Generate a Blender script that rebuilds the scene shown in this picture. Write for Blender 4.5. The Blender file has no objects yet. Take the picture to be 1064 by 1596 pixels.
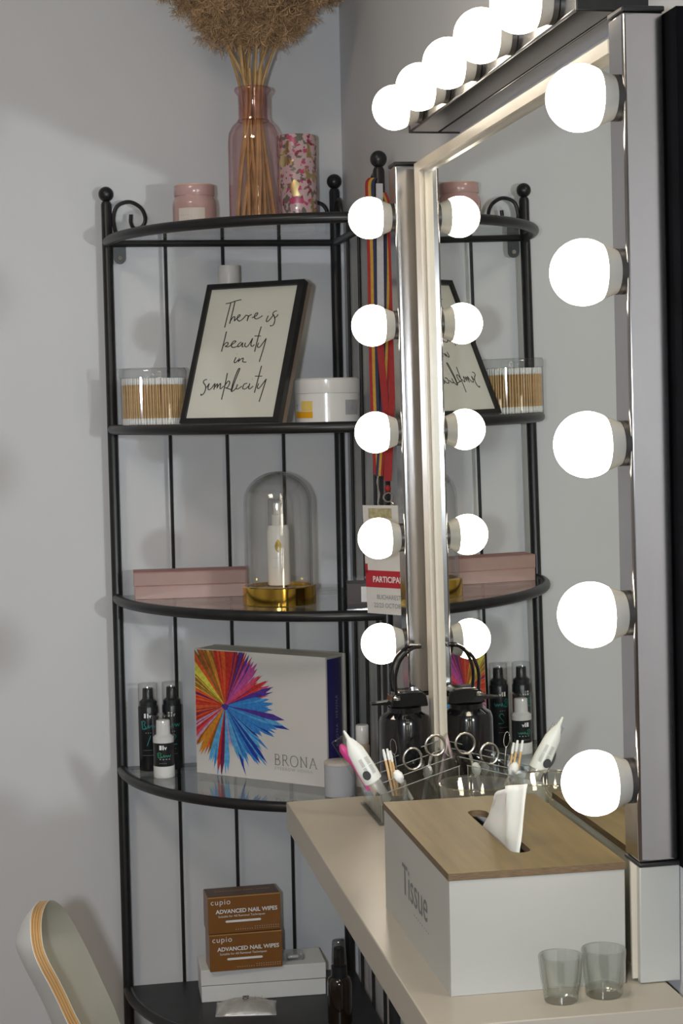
import bpy, math, random
from mathutils import Vector, Matrix

sc = bpy.context.scene
col = sc.collection
R = math.radians
PI = math.pi
H = 1.25                      # camera height above the floor

# ------------------------------------------------------------------ camera
FPX, PITCH, ROLL, YAW = 2749.875, 0.06006, -0.02064, 0.17403
fwd = Vector((math.sin(YAW) * math.cos(PITCH), math.cos(YAW) * math.cos(PITCH), -math.sin(PITCH)))
r0 = Vector((math.cos(YAW), -math.sin(YAW), 0))
u0 = r0.cross(fwd)
CR = r0 * math.cos(ROLL) + u0 * math.sin(ROLL)
CU = -r0 * math.sin(ROLL) + u0 * math.cos(ROLL)
cd = bpy.data.cameras.new('camera')
cd.sensor_fit = 'VERTICAL'
cd.sensor_height = 24.0
cd.lens = FPX / 1596 * 24.0
cd.clip_start = 0.02
cam = bpy.data.objects.new('camera', cd)
col.objects.link(cam)
cam.matrix_world = Matrix(((CR[0], CU[0], -fwd[0], 0), (CR[1], CU[1], -fwd[1], 0),
                           (CR[2], CU[2], -fwd[2], H), (0, 0, 0, 1)))
sc.camera = cam

# ------------------------------------------------------------------ light and exposure
FLASH_W = 18.0
BULB = 9.5
FILL_PANEL = 19.0  # strength of the added ambient fill panel
EXPOSURE = 0.0
sc.view_settings.view_transform = 'Standard'
sc.view_settings.look = 'None'
sc.view_settings.gamma = 1.0
sc.view_settings.use_curve_mapping = False
sc.view_settings.exposure = EXPOSURE
world = bpy.data.worlds.new('world')
sc.world = world
world.use_nodes = True
world.node_tree.nodes['Background'].inputs[0].default_value = (1.0, 1.0, 1.0, 1)
world.node_tree.nodes['Background'].inputs[1].default_value = 0.0
# the camera's own flash, beside the lens (camera held upright); its light also comes back off the mirror
fl = bpy.data.lights.new('camera_flash', 'AREA')
fl.shape = 'DISK'
fl.size = 0.05
fl.energy = FLASH_W
fl.color = (0.85, 0.925, 1.0)
flo = bpy.data.objects.new('camera_flash', fl)
col.objects.link(flo)
flo.location = (-0.11, -0.05, H + 0.01)
flo.rotation_euler = (R(90 - 3), 0, -0.17)
sc.cycles.use_guiding = True
sc.cycles.max_bounces = 7
sc.cycles.transparent_max_bounces = 20
sc.cycles.sample_clamp_indirect = 15
sc.cycles.blur_glossy = 0


# ------------------------------------------------------------------ helpers
def at(px, py, Y):
    """point of the room seen at pixel (px, py) that lies at depth Y"""
    d = fwd + CR * ((px - 532) / FPX) - CU * ((py - 798) / FPX)
    d = d * (Y / d.y)
    return Vector((d.x, d.y, d.z + H))


def mat(name, c, rough=0.5, metal=0.0, spec=0.5, vary=0.0, scale=40.0, bump=0.0, trans=0.0, ior=1.45, coat=0.0,
        emit=None, strength=0.0, subsurf=0.0, stretch=None):
    m = bpy.data.materials.new(name)
    m.use_nodes = True
    nt = m.node_tree
    b = nt.nodes['Principled BSDF']
    b.inputs['Base Color'].default_value = (*c, 1)
    b.inputs['Roughness'].default_value = rough
    b.inputs['Metallic'].default_value = metal
    b.inputs['Specular IOR Level'].default_value = spec
    b.inputs['Transmission Weight'].default_value = trans
    b.inputs['IOR'].default_value = ior
    b.inputs['Coat Weight'].default_value = coat
    if subsurf:
        b.inputs['Subsurface Weight'].default_value = subsurf
        b.inputs['Subsurface Scale'].default_value = 0.01
    if emit:
        b.inputs['Emission Color'].default_value = (*emit, 1)
        b.inputs['Emission Strength'].default_value = strength
    if vary or bump:
        tc = nt.nodes.new('ShaderNodeTexCoord')
        mp = nt.nodes.new('ShaderNodeMapping')
        if stretch:
            mp.inputs['Scale'].default_value = stretch
        nz = nt.nodes.new('ShaderNodeTexNoise')
        nz.inputs['Scale'].default_value = scale
        nz.inputs['Detail'].default_value = 5
        nt.links.new(tc.outputs['Object'], mp.inputs['Vector'])
        nt.links.new(mp.outputs['Vector'], nz.inputs['Vector'])
        if vary:
            rp = nt.nodes.new('ShaderNodeValToRGB')
            rp.color_ramp.elements[0].position = 0.3
            rp.color_ramp.elements[1].position = 0.7
            rp.color_ramp.elements[0].color = (*[max(0, x * (1 - vary)) for x in c], 1)
            rp.color_ramp.elements[1].color = (*[min(1, x * (1 + vary)) for x in c], 1)
            nt.links.new(nz.outputs['Fac'], rp.inputs['Fac'])
            nt.links.new(rp.outputs['Color'], b.inputs['Base Color'])
        if bump:
            bp = nt.nodes.new('ShaderNodeBump')
            bp.inputs['Strength'].default_value = bump
            bp.inputs['Distance'].default_value = 0.002
            nt.links.new(nz.outputs['Fac'], bp.inputs['Height'])
            nt.links.new(bp.outputs['Normal'], b.inputs['Normal'])
    return m


def glassmat(name, tint=(0.97, 0.98, 0.98), rough=0.02, f0=0.04, gloss=(1, 1, 1), edge=None):
    """thin clear glass or plastic: see-through, mirror-like towards grazing angles"""
    m = bpy.data.materials.new(name)
    m.use_nodes = True
    nt = m.node_tree
    nt.nodes.remove(nt.nodes['Principled BSDF'])
    out = nt.nodes['Material Output']
    tr = nt.nodes.new('ShaderNodeBsdfTransparent')
    tr.inputs['Color'].default_value = (*tint, 1)
    gl = nt.nodes.new('ShaderNodeBsdfGlossy')
    gl.inputs['Color'].default_value = (*gloss, 1)
    gl.inputs['Roughness'].default_value = rough
    lw = nt.nodes.new('ShaderNodeLayerWeight')
    lw.inputs['Blend'].default_value = 0.5
    pw = nt.nodes.new('ShaderNodeMath')
    pw.operation = 'POWER'
    pw.inputs[1].default_value = 5
    ma = nt.nodes.new('ShaderNodeMath')
    ma.operation = 'MULTIPLY_ADD'
    ma.inputs[1].default_value = 1 - f0
    ma.inputs[2].default_value = f0
    mx = nt.nodes.new('ShaderNodeMixShader')
    if edge:                      # longer way through the glass towards the rim: deeper tint
        p2 = nt.nodes.new('ShaderNodeMath')
        p2.operation = 'POWER'
        p2.inputs[1].default_value = 2.5
        cm = nt.nodes.new('ShaderNodeMix')
        cm.data_type = 'RGBA'
        cm.inputs['A'].default_value = (*tint, 1)
        cm.inputs['B'].default_value = (*edge, 1)
        nt.links.new(lw.outputs['Facing'], p2.inputs[0])
        nt.links.new(p2.outputs[0], cm.inputs['Factor'])
        nt.links.new(cm.outputs['Result'], tr.inputs['Color'])
    nt.links.new(lw.outputs['Facing'], pw.inputs[0])
    nt.links.new(pw.outputs[0], ma.inputs[0])
    nt.links.new(ma.outputs[0], mx.inputs['Fac'])
    nt.links.new(tr.outputs[0], mx.inputs[1])
    nt.links.new(gl.outputs[0], mx.inputs[2])
    nt.links.new(mx.outputs[0], out.inputs['Surface'])
    return m


class MB:
    def __init__(s):
        s.v, s.f, s.m = [], [], []

    def add(s, vs, fs, mi=0):
        o = len(s.v)
        s.v += [tuple(v) for v in vs]
        s.f += [tuple(i + o for i in f) for f in fs]
        s.m += [mi] * len(fs)
        return s

    def box(s, x0, x1, y0, y1, z0, z1, mi=0, M=None):
        vs = [Vector((x, y, z)) for x in (x0, x1) for y in (y0, y1) for z in (z0, z1)]
        if M is not None:
            vs = [M @ v for v in vs]
        return s.add(vs, [(0, 1, 3, 2), (4, 6, 7, 5), (0, 4, 5, 1), (2, 3, 7, 6), (0, 2, 6, 4), (1, 5, 7, 3)], mi)

    def prism(s, poly, z0, z1, mi=0, M=None):
        n = len(poly)
        vs = [Vector((p[0], p[1], z0)) for p in poly] + [Vector((p[0], p[1], z1)) for p in poly]
        if M is not None:
            vs = [M @ v for v in vs]
        fs = [tuple(range(n))[::-1], tuple(range(n, 2 * n))] + [(i, (i + 1) % n, n + (i + 1) % n, n + i) for i in range(n)]
        return s.add(vs, fs, mi)

    def lathe(s, prof, n=32, c=(0, 0, 0), M=None, mi=0, caps=True, flute=None, mis=None):
        c = Vector(c)
        vs, fs, ms = [], [], []
        for r, z in prof:
            for i in range(n):
                a = 2 * PI * i / n
                rr = r if not flute else r * (1 + flute(i, z))
                v = Vector((rr * math.cos(a), rr * math.sin(a), z))
                vs.append((M @ v if M is not None else v) + c)
        for k in range(len(prof) - 1):
            for i in range(n):
                j = (i + 1) % n
                fs.append((k * n + i, k * n + j, (k + 1) * n + j, (k + 1) * n + i))
                ms.append(mis[k] if mis else mi)
        if caps:
            fs.append(tuple(range(n))[::-1]); ms.append(mis[0] if mis else mi)
            fs.append(tuple(range((len(prof) - 1) * n, len(prof) * n))); ms.append(mis[-1] if mis else mi)
        o = len(s.v)
        s.v += [tuple(v) for v in vs]
        s.f += [tuple(i + o for i in f) for f in fs]
        s.m += ms
        return s

    def tube(s, pts, r, n=10, mi=0, closed=False, flat=None):
        pts = [Vector(p) for p in pts]
        m = len(pts)
        rs = r if isinstance(r, (list, tuple)) else [r] * m
        tans = []
        for i in range(m):
            a = pts[(i - 1) % m] if (closed or i > 0) else pts[i]
            b = pts[(i + 1) % m] if (closed or i < m - 1) else pts[i]
            tans.append((b - a).normalized())
        up = Vector((0, 0, 1)) if abs(tans[0].z) < 0.9 else Vector((1, 0, 0))
        nrm = (up - tans[0] * up.dot(tans[0])).normalized()
        vs = []
        for i in range(m):
            nrm = (nrm - tans[i] * nrm.dot(tans[i])).normalized()
            bn = tans[i].cross(nrm)
            for k in range(n):
                a = 2 * PI * k / n
                vs.append(pts[i] + nrm * (rs[i] * math.cos(a)) + bn * (rs[i] * (flat or 1) * math.sin(a)))
        fs = []
        for i in range(m if closed else m - 1):
            j = (i + 1) % m
            for k in range(n):
                l = (k + 1) % n
                fs.append((i * n + k, i * n + l, j * n + l, j * n + k))
        if not closed:
            fs.append(tuple(range(n))[::-1])
            fs.append(tuple(range((m - 1) * n, m * n)))
        return s.add(vs, fs, mi)

    def build(s, name, mats, parent=None, loc=(0, 0, 0), rot=(0, 0, 0), smooth=35, bevel=0.0, kind=None):
        me = bpy.data.meshes.new(name)
        me.from_pydata(s.v, [], s.f)
        mats = mats if isinstance(mats, (list, tuple)) else [mats]
        for m in mats:
            me.materials.append(m)
        for p, i in zip(me.polygons, s.m):
            p.material_index = i
            p.use_smooth = bool(smooth)
        me.update()
        if smooth:
            me.set_sharp_from_angle(angle=R(smooth))
        o = bpy.data.objects.new(name, me)
        col.objects.link(o)
        o.parent = parent
        o.location = loc
        o.rotation_euler = rot
        if bevel:
            b = o.modifiers.new('edge', 'BEVEL')
            b.width = bevel
            b.segments = 2
            b.limit_method = 'ANGLE'
        if kind:
            o['kind'] = kind
        return o


def tag(o, label, cat, group=None):
    o['label'] = label
    o['category'] = cat
    if group:
        o['group'] = group
    return o


def thing(name, label, cat, loc=(0, 0, 0), rot=(0, 0, 0), group=None):
    o = bpy.data.objects.new(name, None)
    o.empty_display_size = 0.02
    col.objects.link(o)
    o.location = loc
    o.rotation_euler = rot
    return tag(o, label, cat, group)


def copy_tree(o, parent=None):
    c = o.copy()
    col.objects.link(c)
    c.parent = parent
    for ch in list(o.children):
        copy_tree(ch, c)
    return c


def struct(o):
    o['kind'] = 'structure'
    return o


def spline(pts, k=6, closed=False):
    """Catmull-Rom through the points"""
    P = [Vector(p) for p in pts]
    n = len(P)
    out = []
    for i in range(n if closed else n - 1):
        p1, p2 = P[i], P[(i + 1) % n]
        p0 = P[i - 1] if (i > 0 or closed) else p1 * 2 - p2
        p3 = P[(i + 2) % n] if (i + 2 < n or closed) else p2 * 2 - p1
        for j in range(k):
            t = j / k
            out.append(0.5 * ((2 * p1) + (p2 - p0) * t + (2 * p0 - 5 * p1 + 4 * p2 - p3) * t * t
                              + (3 * p1 - p0 - 3 * p2 + p3) * t ** 3))
    if not closed:
        out.append(P[-1])
    return out


def text2d(body, size, align='LEFT', shear=0.0, bold=0.0, space=1.0):
    """flat lettering as (verts, faces) in its own plane"""
    cu = bpy.data.curves.new('lettering', 'FONT')
    cu.body = body
    cu.size = size
    cu.align_x = align
    cu.shear = shear
    cu.offset = bold
    cu.space_character = space
    cu.resolution_u = 3
    o = bpy.data.objects.new('lettering', cu)
    col.objects.link(o)
    bpy.context.view_layer.update()
    dg = bpy.context.evaluated_depsgraph_get()
    me = o.evaluated_get(dg).to_mesh()
    vs = [Vector(v.co) for v in me.vertices]
    fs = [tuple(p.vertices) for p in me.polygons]
    o.evaluated_get(dg).to_mesh_clear()
    bpy.data.objects.remove(o)
    bpy.data.curves.remove(cu)
    return vs, fs


def lettering(parts, m, parent, M, name='lettering', wrap=None):
    """parts: list of (body, size, x, y, options); M maps (x, y, 0) to the thing"""
    o = None
    for body, size, x, y, kw in parts:
        mb = MB()
        vs, fs = text2d(body, size, **kw)
        vs = [v + Vector((x, y, 0)) for v in vs]
        if wrap:
            vs = [Vector((wrap * math.sin(v.x / wrap), -wrap * math.cos(v.x / wrap), v.y)) for v in vs]
        mb.add([M @ v for v in vs], fs)
        o = mb.build(name, m, parent, smooth=0)
    return o


def ribbon2d(mb, pts, w, M, mi=0):
    """flat pen stroke through 2-D points"""
    n = len(pts)
    vs = []
    for i in range(n):
        a = pts[max(0, i - 1)]
        b = pts[min(n - 1, i + 1)]
        d = (b - a)
        d = d.normalized() if d.length > 1e-9 else Vector((1, 0, 0))
        nn = Vector((-d.y, d.x, 0))
        ww = w * (0.75 + 0.25 * abs(d.y))
        vs += [M @ (pts[i] + nn * ww / 2), M @ (pts[i] - nn * ww / 2)]
    mb.add(vs, [(2 * i, 2 * i + 1, 2 * i + 3, 2 * i + 2) for i in range(n - 1)], mi)


def face_matrix(origin, right, up):
    right = Vector(right).normalized()
    up = Vector(up).normalized()
    n = right.cross(up)
    o = Vector(origin)
    return Matrix(((right.x, up.x, n.x, o.x), (right.y, up.y, n.y, o.y), (right.z, up.z, n.z, o.z), (0, 0, 0, 1)))


# ------------------------------------------------------------------ materials
M_wall = mat('wall_paint', (0.57, 0.57, 0.58), 0.65, vary=0.015, scale=3, bump=0.03)
M_floor = mat('floor_laminate', (0.16, 0.12, 0.09), 0.4, vary=0.2, scale=6, stretch=(1, 12, 1))
M_ceil = mat('ceiling_paint', (0.75, 0.75, 0.74), 0.8, vary=0.01, scale=3)
M_black = mat('black_metal', (0.012, 0.012, 0.013), 0.36, vary=0.2, scale=60)
M_plate = mat('black_plate', (0.014, 0.014, 0.016), 0.45, vary=0.3, scale=25)
M_shelfglass = glassmat('shelf_glass', (0.86, 0.9, 0.89), 0.015, 0.06)
M_chrome = mat('satin_chrome', (0.47, 0.46, 0.465), 0.16, 1.0, vary=0.02, scale=30)
M_polish = mat('polished_chrome', (0.8, 0.79, 0.79), 0.05, 1.0, vary=0.02, scale=20)
M_cap = mat('black_end_cap', (0.01, 0.01, 0.01), 0.4, vary=0.2, scale=50)
M_socket = mat('black_socket', (0.02, 0.018, 0.017), 0.4, vary=0.2, scale=50)
M_bulbbase = mat('bulb_plastic', (0.37, 0.355, 0.32), 0.35, vary=0.02, scale=60)
M_globe = mat('bulb_globe', (0.9, 0.88, 0.84), 0.3, emit=(1.0, 0.88, 0.70), strength=BULB)
M_mirror = mat('mirror_silver', (0.87, 0.885, 0.84), 0.0, 1.0)
M_frame = mat('mirror_frame_paint', (0.50, 0.45, 0.37), 0.3, vary=0.02, scale=20)
M_board = mat('black_board', (0.004, 0.004, 0.005), 0.9, spec=0.02, vary=0.2, scale=20)
M_ledge = mat('white_laminate', (0.385, 0.345, 0.285), 0.3, vary=0.015, scale=8)
M_white = mat('white_paint', (0.385, 0.38, 0.35), 0.4, vary=0.01, scale=10)
M_print = mat('black_print', (0.03, 0.03, 0.03), 0.6, vary=0.1, scale=80)
M_greyprint = mat('grey_print', (0.2, 0.2, 0.21), 0.6, vary=0.1, scale=80)
M_whiteprint = mat('white_print', (0.75, 0.75, 0.74), 0.6, vary=0.05, scale=80)
M_clear = glassmat('clear_plastic', (0.93, 0.94, 0.94), 0.04, 0.05, edge=(0.62, 0.63, 0.63))
M_clearglass = glassmat('clear_glass', (0.98, 0.982, 0.98), 0.01, 0.06, edge=(0.66, 0.67, 0.66))

# ------------------------------------------------------------------ the room
XW, YB = 0.507, 2.812        # right wall, back wall
struct(MB().box(-2.4, XW + 0.1, YB, YB + 0.1, 0, 2.6).build('wall_back', M_wall, smooth=0))
struct(MB().box(XW, XW + 0.1, -1.6, YB, 0, 2.6).build('wall_right', M_wall, smooth=0))
struct(MB().box(-2.5, -2.4, -1.6, YB + 0.1, 0, 2.6).build('wall_left', M_wall, smooth=0))
struct(MB().box(-2.5, XW + 0.1, -1.7, -1.6, 0, 2.6).build('wall_front', M_wall, smooth=0))
struct(MB().box(-2.5, XW + 0.1, -1.7, YB + 0.1, -0.1, 0).build('floor', M_floor, smooth=0))
struct(MB().box(-2.5, XW + 0.1, -1.7, YB + 0.1, 2.6, 2.7).build('ceiling', M_ceil, smooth=0))

M_panel = mat('fill_light_glow', (0.9, 0.88, 0.84), 0.5, emit=(1.0, 0.86, 0.68), strength=FILL_PANEL)  # glowing panel out of view, added to give the room warm ambient light
lamp = thing('fill_light_panel', 'unseen square fill light panel added under the ceiling', 'fill light', (-0.9, 0.6, 2.6))
MB().box(-0.32, 0.32, -0.32, 0.32, -0.03, 0).build('fill_light_frame', M_ceil, lamp, smooth=0)
MB().box(-0.30, 0.30, -0.30, 0.30, -0.034, -0.030).build('fill_light_face', M_panel, lamp, smooth=0)

# ------------------------------------------------------------------ corner rack
KX, KY, S = 0.4888, 2.7862, 0.36
SH = [H + z for z in (0.2613, -0.0295, -0.2951, -0.5676, -0.922)]   # height of each tier
GT = 0.0045                                                        # glass top above the rod's middle
rack = thing('corner_rack', 'black metal quarter-round corner rack with glass shelves against the walls', 'shelf rack', (KX, KY, 0))
def rk(mb, name, m=None, parent=None, **kw):
    return mb.build(name, m or M_black, parent or rack, **kw)
for (px, py, zt) in ((-S, 0, 0.3356), (0, 0, 0.3558), (0, -S, 0.3408)):
    zb = H + zt
    p = rk(MB().lathe([(0.0082, 0.0), (0.0082, zb - 0.016), (0.0065, zb - 0.0115)], 20, (px, py, 0)), 'post')
    rk(MB().lathe([(0.0118 * math.sin(PI * i / 14) + 1e-5, zb - 0.0118 * math.cos(PI * i / 14)) for i in range(15)], 20, (px, py, 0), caps=False),
       'finial', parent=p)
def arc(z, r=S, n=40, a0=0.0, a1=PI / 2):
    return [(-r * math.cos(a0 + (a1 - a0) * i / n), -r * math.sin(a0 + (a1 - a0) * i / n), z) for i in range(n + 1)]
for i, z in enumerate(SH):
    rk(MB().tube(arc(z), 0.0078, 12), 'front_rod')
    br = 0.0075 if i == 0 else 0.003
    zb = z + (0.0 if i == 0 else 0.001)
    rk(MB().tube([(-S, 0, zb), (0, 0, zb)], br, 12), 'back_bar')
    rk(MB().tube([(0, 0, zb), (0, -S, zb)], br, 12), 'back_bar')
    w = [(0.006, 0.006)] + [(-(S - 0.006) * math.cos(PI / 2 * k / 36), -(S - 0.006) * math.sin(PI / 2 * k / 36)) for k in range(37)]
    if i < 4:
        rk(MB().prism(w, z - 0.002, z + GT), 'glass_shelf', M_shelfglass, smooth=0)
    else:
        rk(MB().prism(w, z - 0.004, z + GT), 'bottom_plate', M_plate, smooth=0)
for k in (1, 2, 3):
    d = -S * k / 4
    rk(MB().tube([(d, 0.004, 0.12), (d, 0.004, SH[0])], 0.0027, 8), 'wire_rod')
    rk(MB().tube([(0.004, d, 0.12), (0.004, d, SH[0])], 0.0027, 8), 'wire_rod')
sw = [(0.014, 0.011), (0.0105, 0.036), (0.017, 0.056), (0.036, 0.0625), (0.0535, 0.053), (0.060, 0.037), (0.055, 0.0245), (0.043, 0.0215), (0.0375, 0.030), (0.0378, 0.043)]
def scroll(ox, oy, dx, dy):
    pts = spline([(ox + dx * a, oy + dy * a, SH[0] + b) for a, b in sw], 6)
    return MB().tube(pts, 0.0031, 8)
for a in ((-S, 0, 1, 0), (0, 0, -1, 0), (0, 0, 0, -1), (0, -S, 0, 1)):
    rk(scroll(*a), 'scroll_ornament')
for (bx, by, rz) in ((-S + 0.019, 0.004, 0), (0.004, -S + 0.019, PI / 2)):
    prof = [(-0.0095, 0.0), (0.0095, 0.0)] + [(0.0095 * math.cos(a), -0.018 - 0.0095 * math.sin(a)) for a in [PI * i / 10 for i in range(11)]]
    Mx = Matrix.Translation((bx, by, SH[0] - 0.006)) @ Matrix.Rotation(rz, 4, 'Z') @ Matrix.Rotation(PI / 2, 4, 'X')
    b = rk(MB().prism(prof, -0.0012, 0.0012, M=Mx), 'wall_bracket')
    rk(MB().lathe([(0.0032, -0.002), (0.0034, 0.0022)], 12, M=Mx @ Matrix.Translation((0, -0.018, 0.0012))), 'screw', M_polish, b)

# ------------------------------------------------------------------ mirror with its light strips (all lean 0.57 degrees off the wall)
XM, AL = 0.46769, 0.00994
MLOC, MROT = (XM, 0, H), (0, -AL, 0)
def O(o):            # o metres into the room from the glass
    return -o
vm = thing('vanity_mirror', 'large wall mirror with cream stepped frame between two bulb strips', 'mirror', MLOC, MROT)
YF0, YF1, ZF0, ZF1 = 1.345, 2.056, -0.4685, 0.2835
wL, wT, wN = 0.026, 0.011, 0.003
# flat outer band, then two steps down to the glass; the glass stands on the ledge without a bottom rail
def frame_side(y0, y1, z1, o1, name):
    MB().box(O(o1), 0.004, y0, y1, ZF0, z1).build(name, M_frame, vm, smooth=0)
frame_side(YF1 - wL, YF1, ZF1, 0.008, 'frame_band')
frame_side(YF1 - wL - 0.008, YF1 - wL, ZF1 - wT, 0.003, 'frame_lip')
frame_side(YF0, YF0 + wN, ZF1, 0.004, 'frame_band')
MB().box(O(0.008), 0.004, YF0 + wN, YF1 - wL, ZF1 - wT, ZF1).build('frame_band', M_frame, vm, smooth=0)
MB().box(O(0.003), 0.004, YF0 + wN, YF1 - wL - 0.008, ZF1 - wT - 0.004, ZF1 - wT).build('frame_lip', M_frame, vm, smooth=0)
MB().box(0.0, 0.004, YF0 + wN, YF1 - wL - 0.008, ZF0, ZF1 - wT - 0.004).build('mirror_glass', M_mirror, vm, smooth=0)
MB().box(0.0062, 0.0365, 1.236, 2.10, -0.355, 0.2845).build('backing_board', M_board, vm, smooth=0)

GR = 0.0251
AX = Matrix.Rotation(-PI / 2, 4, 'Y')        # lathe axis z -> -x
gprof = [(1e-4, GR)] + [(GR * math.sin(a), GR * math.cos(a)) for a in [PI * i / 24 for i in range(1, 17)] if GR * math.cos(a) > -0.0133]
gprof = gprof + [(0.0213, -0.0133)]
gmb = MB().lathe(gprof[::-1], 32, M=AX, caps=False)
bprof = [(0.0158, -0.0264), (0.0165, -0.0255), (0.0212, -0.0134), (0.0205, -0.0130)]
bmb = MB().lathe(bprof, 32, M=AX)
smb = MB().lathe([(0.0172, -0.0300), (0.0172, -0.0255), (0.0150, -0.0250)], 28, M=AX)
def bulb(parent, x, y, z, proto=[]):
    if not proto:
        g = gmb.build('bulb', M_globe, parent)
        b = bmb.build('bulb_base', M_bulbbase, g)
        s = smb.build('socket_ring', M_socket, g)
        proto.append(g)
    else:
        g = copy_tree(proto[0], parent)
    g.location = (x, y, z)
    return g
ZB = [0.22516 - 0.12873 * i for i in range(5)]
def strip(label, y0, y1, yb):
    t = thing('vanity_light_strip', label, 'light strip', MLOC, MROT, 'chrome bulb strips beside the mirror')
    MB().box(O(0.027), 0.0055, y0, y1, -0.350, 0.2855).build('housing', M_chrome, t, bevel=0.0025)
    MB().box(O(0.0272), 0.0057, y0 - 0.0004, y1 + 0.0004, 0.2855, 0.2895).build('end_cap', M_cap, t, bevel=0.001)
    MB().box(O(0.0272), 0.0057, y0 - 0.0004, y1 + 0.0004, -0.3535, -0.350).build('end_cap', M_cap, t, bevel=0.001)
    for z in ZB:
        bulb(t, O(0.0557), yb, z)
    return t
strip('chrome strip of five lit bulbs at the near side of the mirror', 1.258, 1.2915, 1.27486)
strip('chrome strip of five lit bulbs next to the hanging lanyards', 2.0795, 2.1145, 2.09744)
bar = thing('vanity_light_bar', 'horizontal chrome bar of lit bulbs on the wall above the mirror', 'light bar', (0.447, 0, H), group=None)
YA, YZ = 1.393, 2.0326
MB().box(0.0, 0.034, YA + 0.003, YZ - 0.002, 0.3165, 0.356).build('housing', M_chrome, bar, bevel=0.002)
MB().box(0.0355, 0.06, YA + 0.003, YZ - 0.002, 0.3165, 0.350).build('mounting_rail', M_chrome, bar, bevel=0.001)
MB().box(0.033, 0.0365, YA + 0.004, YZ - 0.003, 0.319, 0.345).build('seam', M_cap, bar, smooth=0)
MB().box(-0.001, 0.0605, YA - 0.001, YA + 0.003, 0.3155, 0.357).build('end_cap', M_cap, bar, bevel=0.0008)
MB().box(-0.001, 0.0605, YZ - 0.002, YZ + 0.001, 0.3155, 0.357).build('end_cap', M_cap, bar, bevel=0.0008)
for i in range(5):
    bulb(bar, 0.4165 - 0.447, 1.97 - 0.1287 * i, 0.3343)

# white board behind the ledge that carries the mirror; its near end shows under the strip
LK = 1.017                    # depth of the ledge and all that stands on it
LZ = H - 0.4632 * LK
up = thing('white_upstand', 'white board standing on the ledge end under the near bulb strip', 'board', (0, 0, LZ))
MB().box(0.4722, 0.5062, 1.337, 1.3445, 0.0006, 0.0985).build('end_panel', M_white, up, bevel=0.001)
MB().box(0.480, 0.5062, 1.3447, 2.04, 0.0006, 0.0985).build('long_board', M_white, up, smooth=0)

# ------------------------------------------------------------------ wall ledge
ledge = thing('wall_ledge', 'narrow white laminate wall ledge below the mirror', 'ledge', (0, 0, LZ))
MB().prism([(x * LK, y * LK) for x, y in ((0.2803, 1.257), (0.486, 1.257), (0.486, 2.048), (0.2840, 2.031))], -0.0325, 0.0).build('ledge_board', M_ledge, ledge, bevel=0.001)
for y in (1.40, 1.88):
    MB().box(0.33, XW, y, y + 0.03, -0.045, -0.032).box(0.486, XW, y, y + 0.03, -0.12, -0.032).build('wall_bracket', M_cap, ledge, smooth=0)

# ------------------------------------------------------------------ top shelf
def ell(r, z, n=8, up=True):
    return [(r * math.cos(PI / 2 * i / n), z + r * math.sin(PI / 2 * i / n)) for i in range(n + 1)]
T0 = SH[0] + GT
M_pinkjar = mat('pink_glass_jar', (0.47, 0.29, 0.27), 0.25, coat=0.5, vary=0.05, scale=30)
M_pinklid = mat('peach_wooden_lid', (0.62, 0.42, 0.30), 0.5, vary=0.1, scale=60)
M_cream = mat('cream_label', (0.62, 0.55, 0.48), 0.6, vary=0.03, scale=60)
cj = thing('candle_jar', 'small pink candle jar with a wide lid on the top shelf', 'candle', (0.258, 2.70, T0))
MB().lathe([(0.031, 0), (0.0335, 0.003), (0.0335, 0.043), (0.0325, 0.049), (0.029, 0.054), (0.029, 0.056)], 40).build('jar', M_pinkjar, cj)
MB().lathe([(0.030, 0.0555), (0.031, 0.057), (0.031, 0.071), (0.030, 0.0725)], 40, mis=[0, 0, 1, 1][:3]).build('lid', [M_pinkjar, M_pinklid], cj)
lb = MB()
nseg = 14
for i in range(nseg):
    a0, a1 = [(-2.45 + 1.25 * (i + j) / nseg) for j in (0, 1)]
    lb.add([(0.0338 * math.cos(a), 0.0338 * math.sin(a), z) for z in (0.006, 0.036) for a in (a0, a1)], [(0, 1, 3, 2)])
lab = lb.build('paper_label', M_cream, cj)
lettering([('- - - -', 0.006, -0.026, 0.024, {}), ('- - - - -', 0.005, -0.026, 0.018, {})],
          M_greyprint, lab, Matrix.Identity(4), wrap=0.0341)

M_pinkglass = glassmat('pink_glass', (0.955, 0.85, 0.86), 0.02, 0.08, (1, 0.92, 0.92), edge=(0.42, 0.14, 0.17))
vase = thing('bottle_vase', 'ribbed pink glass bottle vase holding dried grass', 'vase', (0.343, 2.64, T0))
body = [(0.034, 0.0), (0.0375, 0.003), (0.038, 0.008), (0.038, 0.128), (0.0365, 0.142), (0.032, 0.152), (0.026, 0.158), (0.0225, 0.161)]
neck = [(0.0225, 0.161), (0.0220, 0.165), (0.0220, 0.196), (0.0240, 0.1995), (0.0268, 0.2030), (0.0276, 0.2060), (0.0262, 0.2090), (0.0225, 0.2085), (0.0205, 0.2060), (0.0202, 0.165)]
rib = lambda i, z: 0.02 * math.cos(i * PI / 4) if 0.005 < z < 0.145 else 0.0
MB().lathe(body, 96, flute=rib, caps=False).tube([(0.0229 * math.cos(2 * PI * i / 40), 0.0229 * math.sin(2 * PI * i / 40), 0.1605) for i in range(40)], 0.0012, 6, closed=True).lathe([(1e-4, 0.004), (0.034, 0.004), (0.034, 0.0), (1e-4, 0.0)], 48, caps=False).build('glass_body', M_pinkglass, vase, smooth=60)
MB().lathe(neck, 48, caps=False).build('neck', M_pinkglass, vase, smooth=60)

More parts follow.
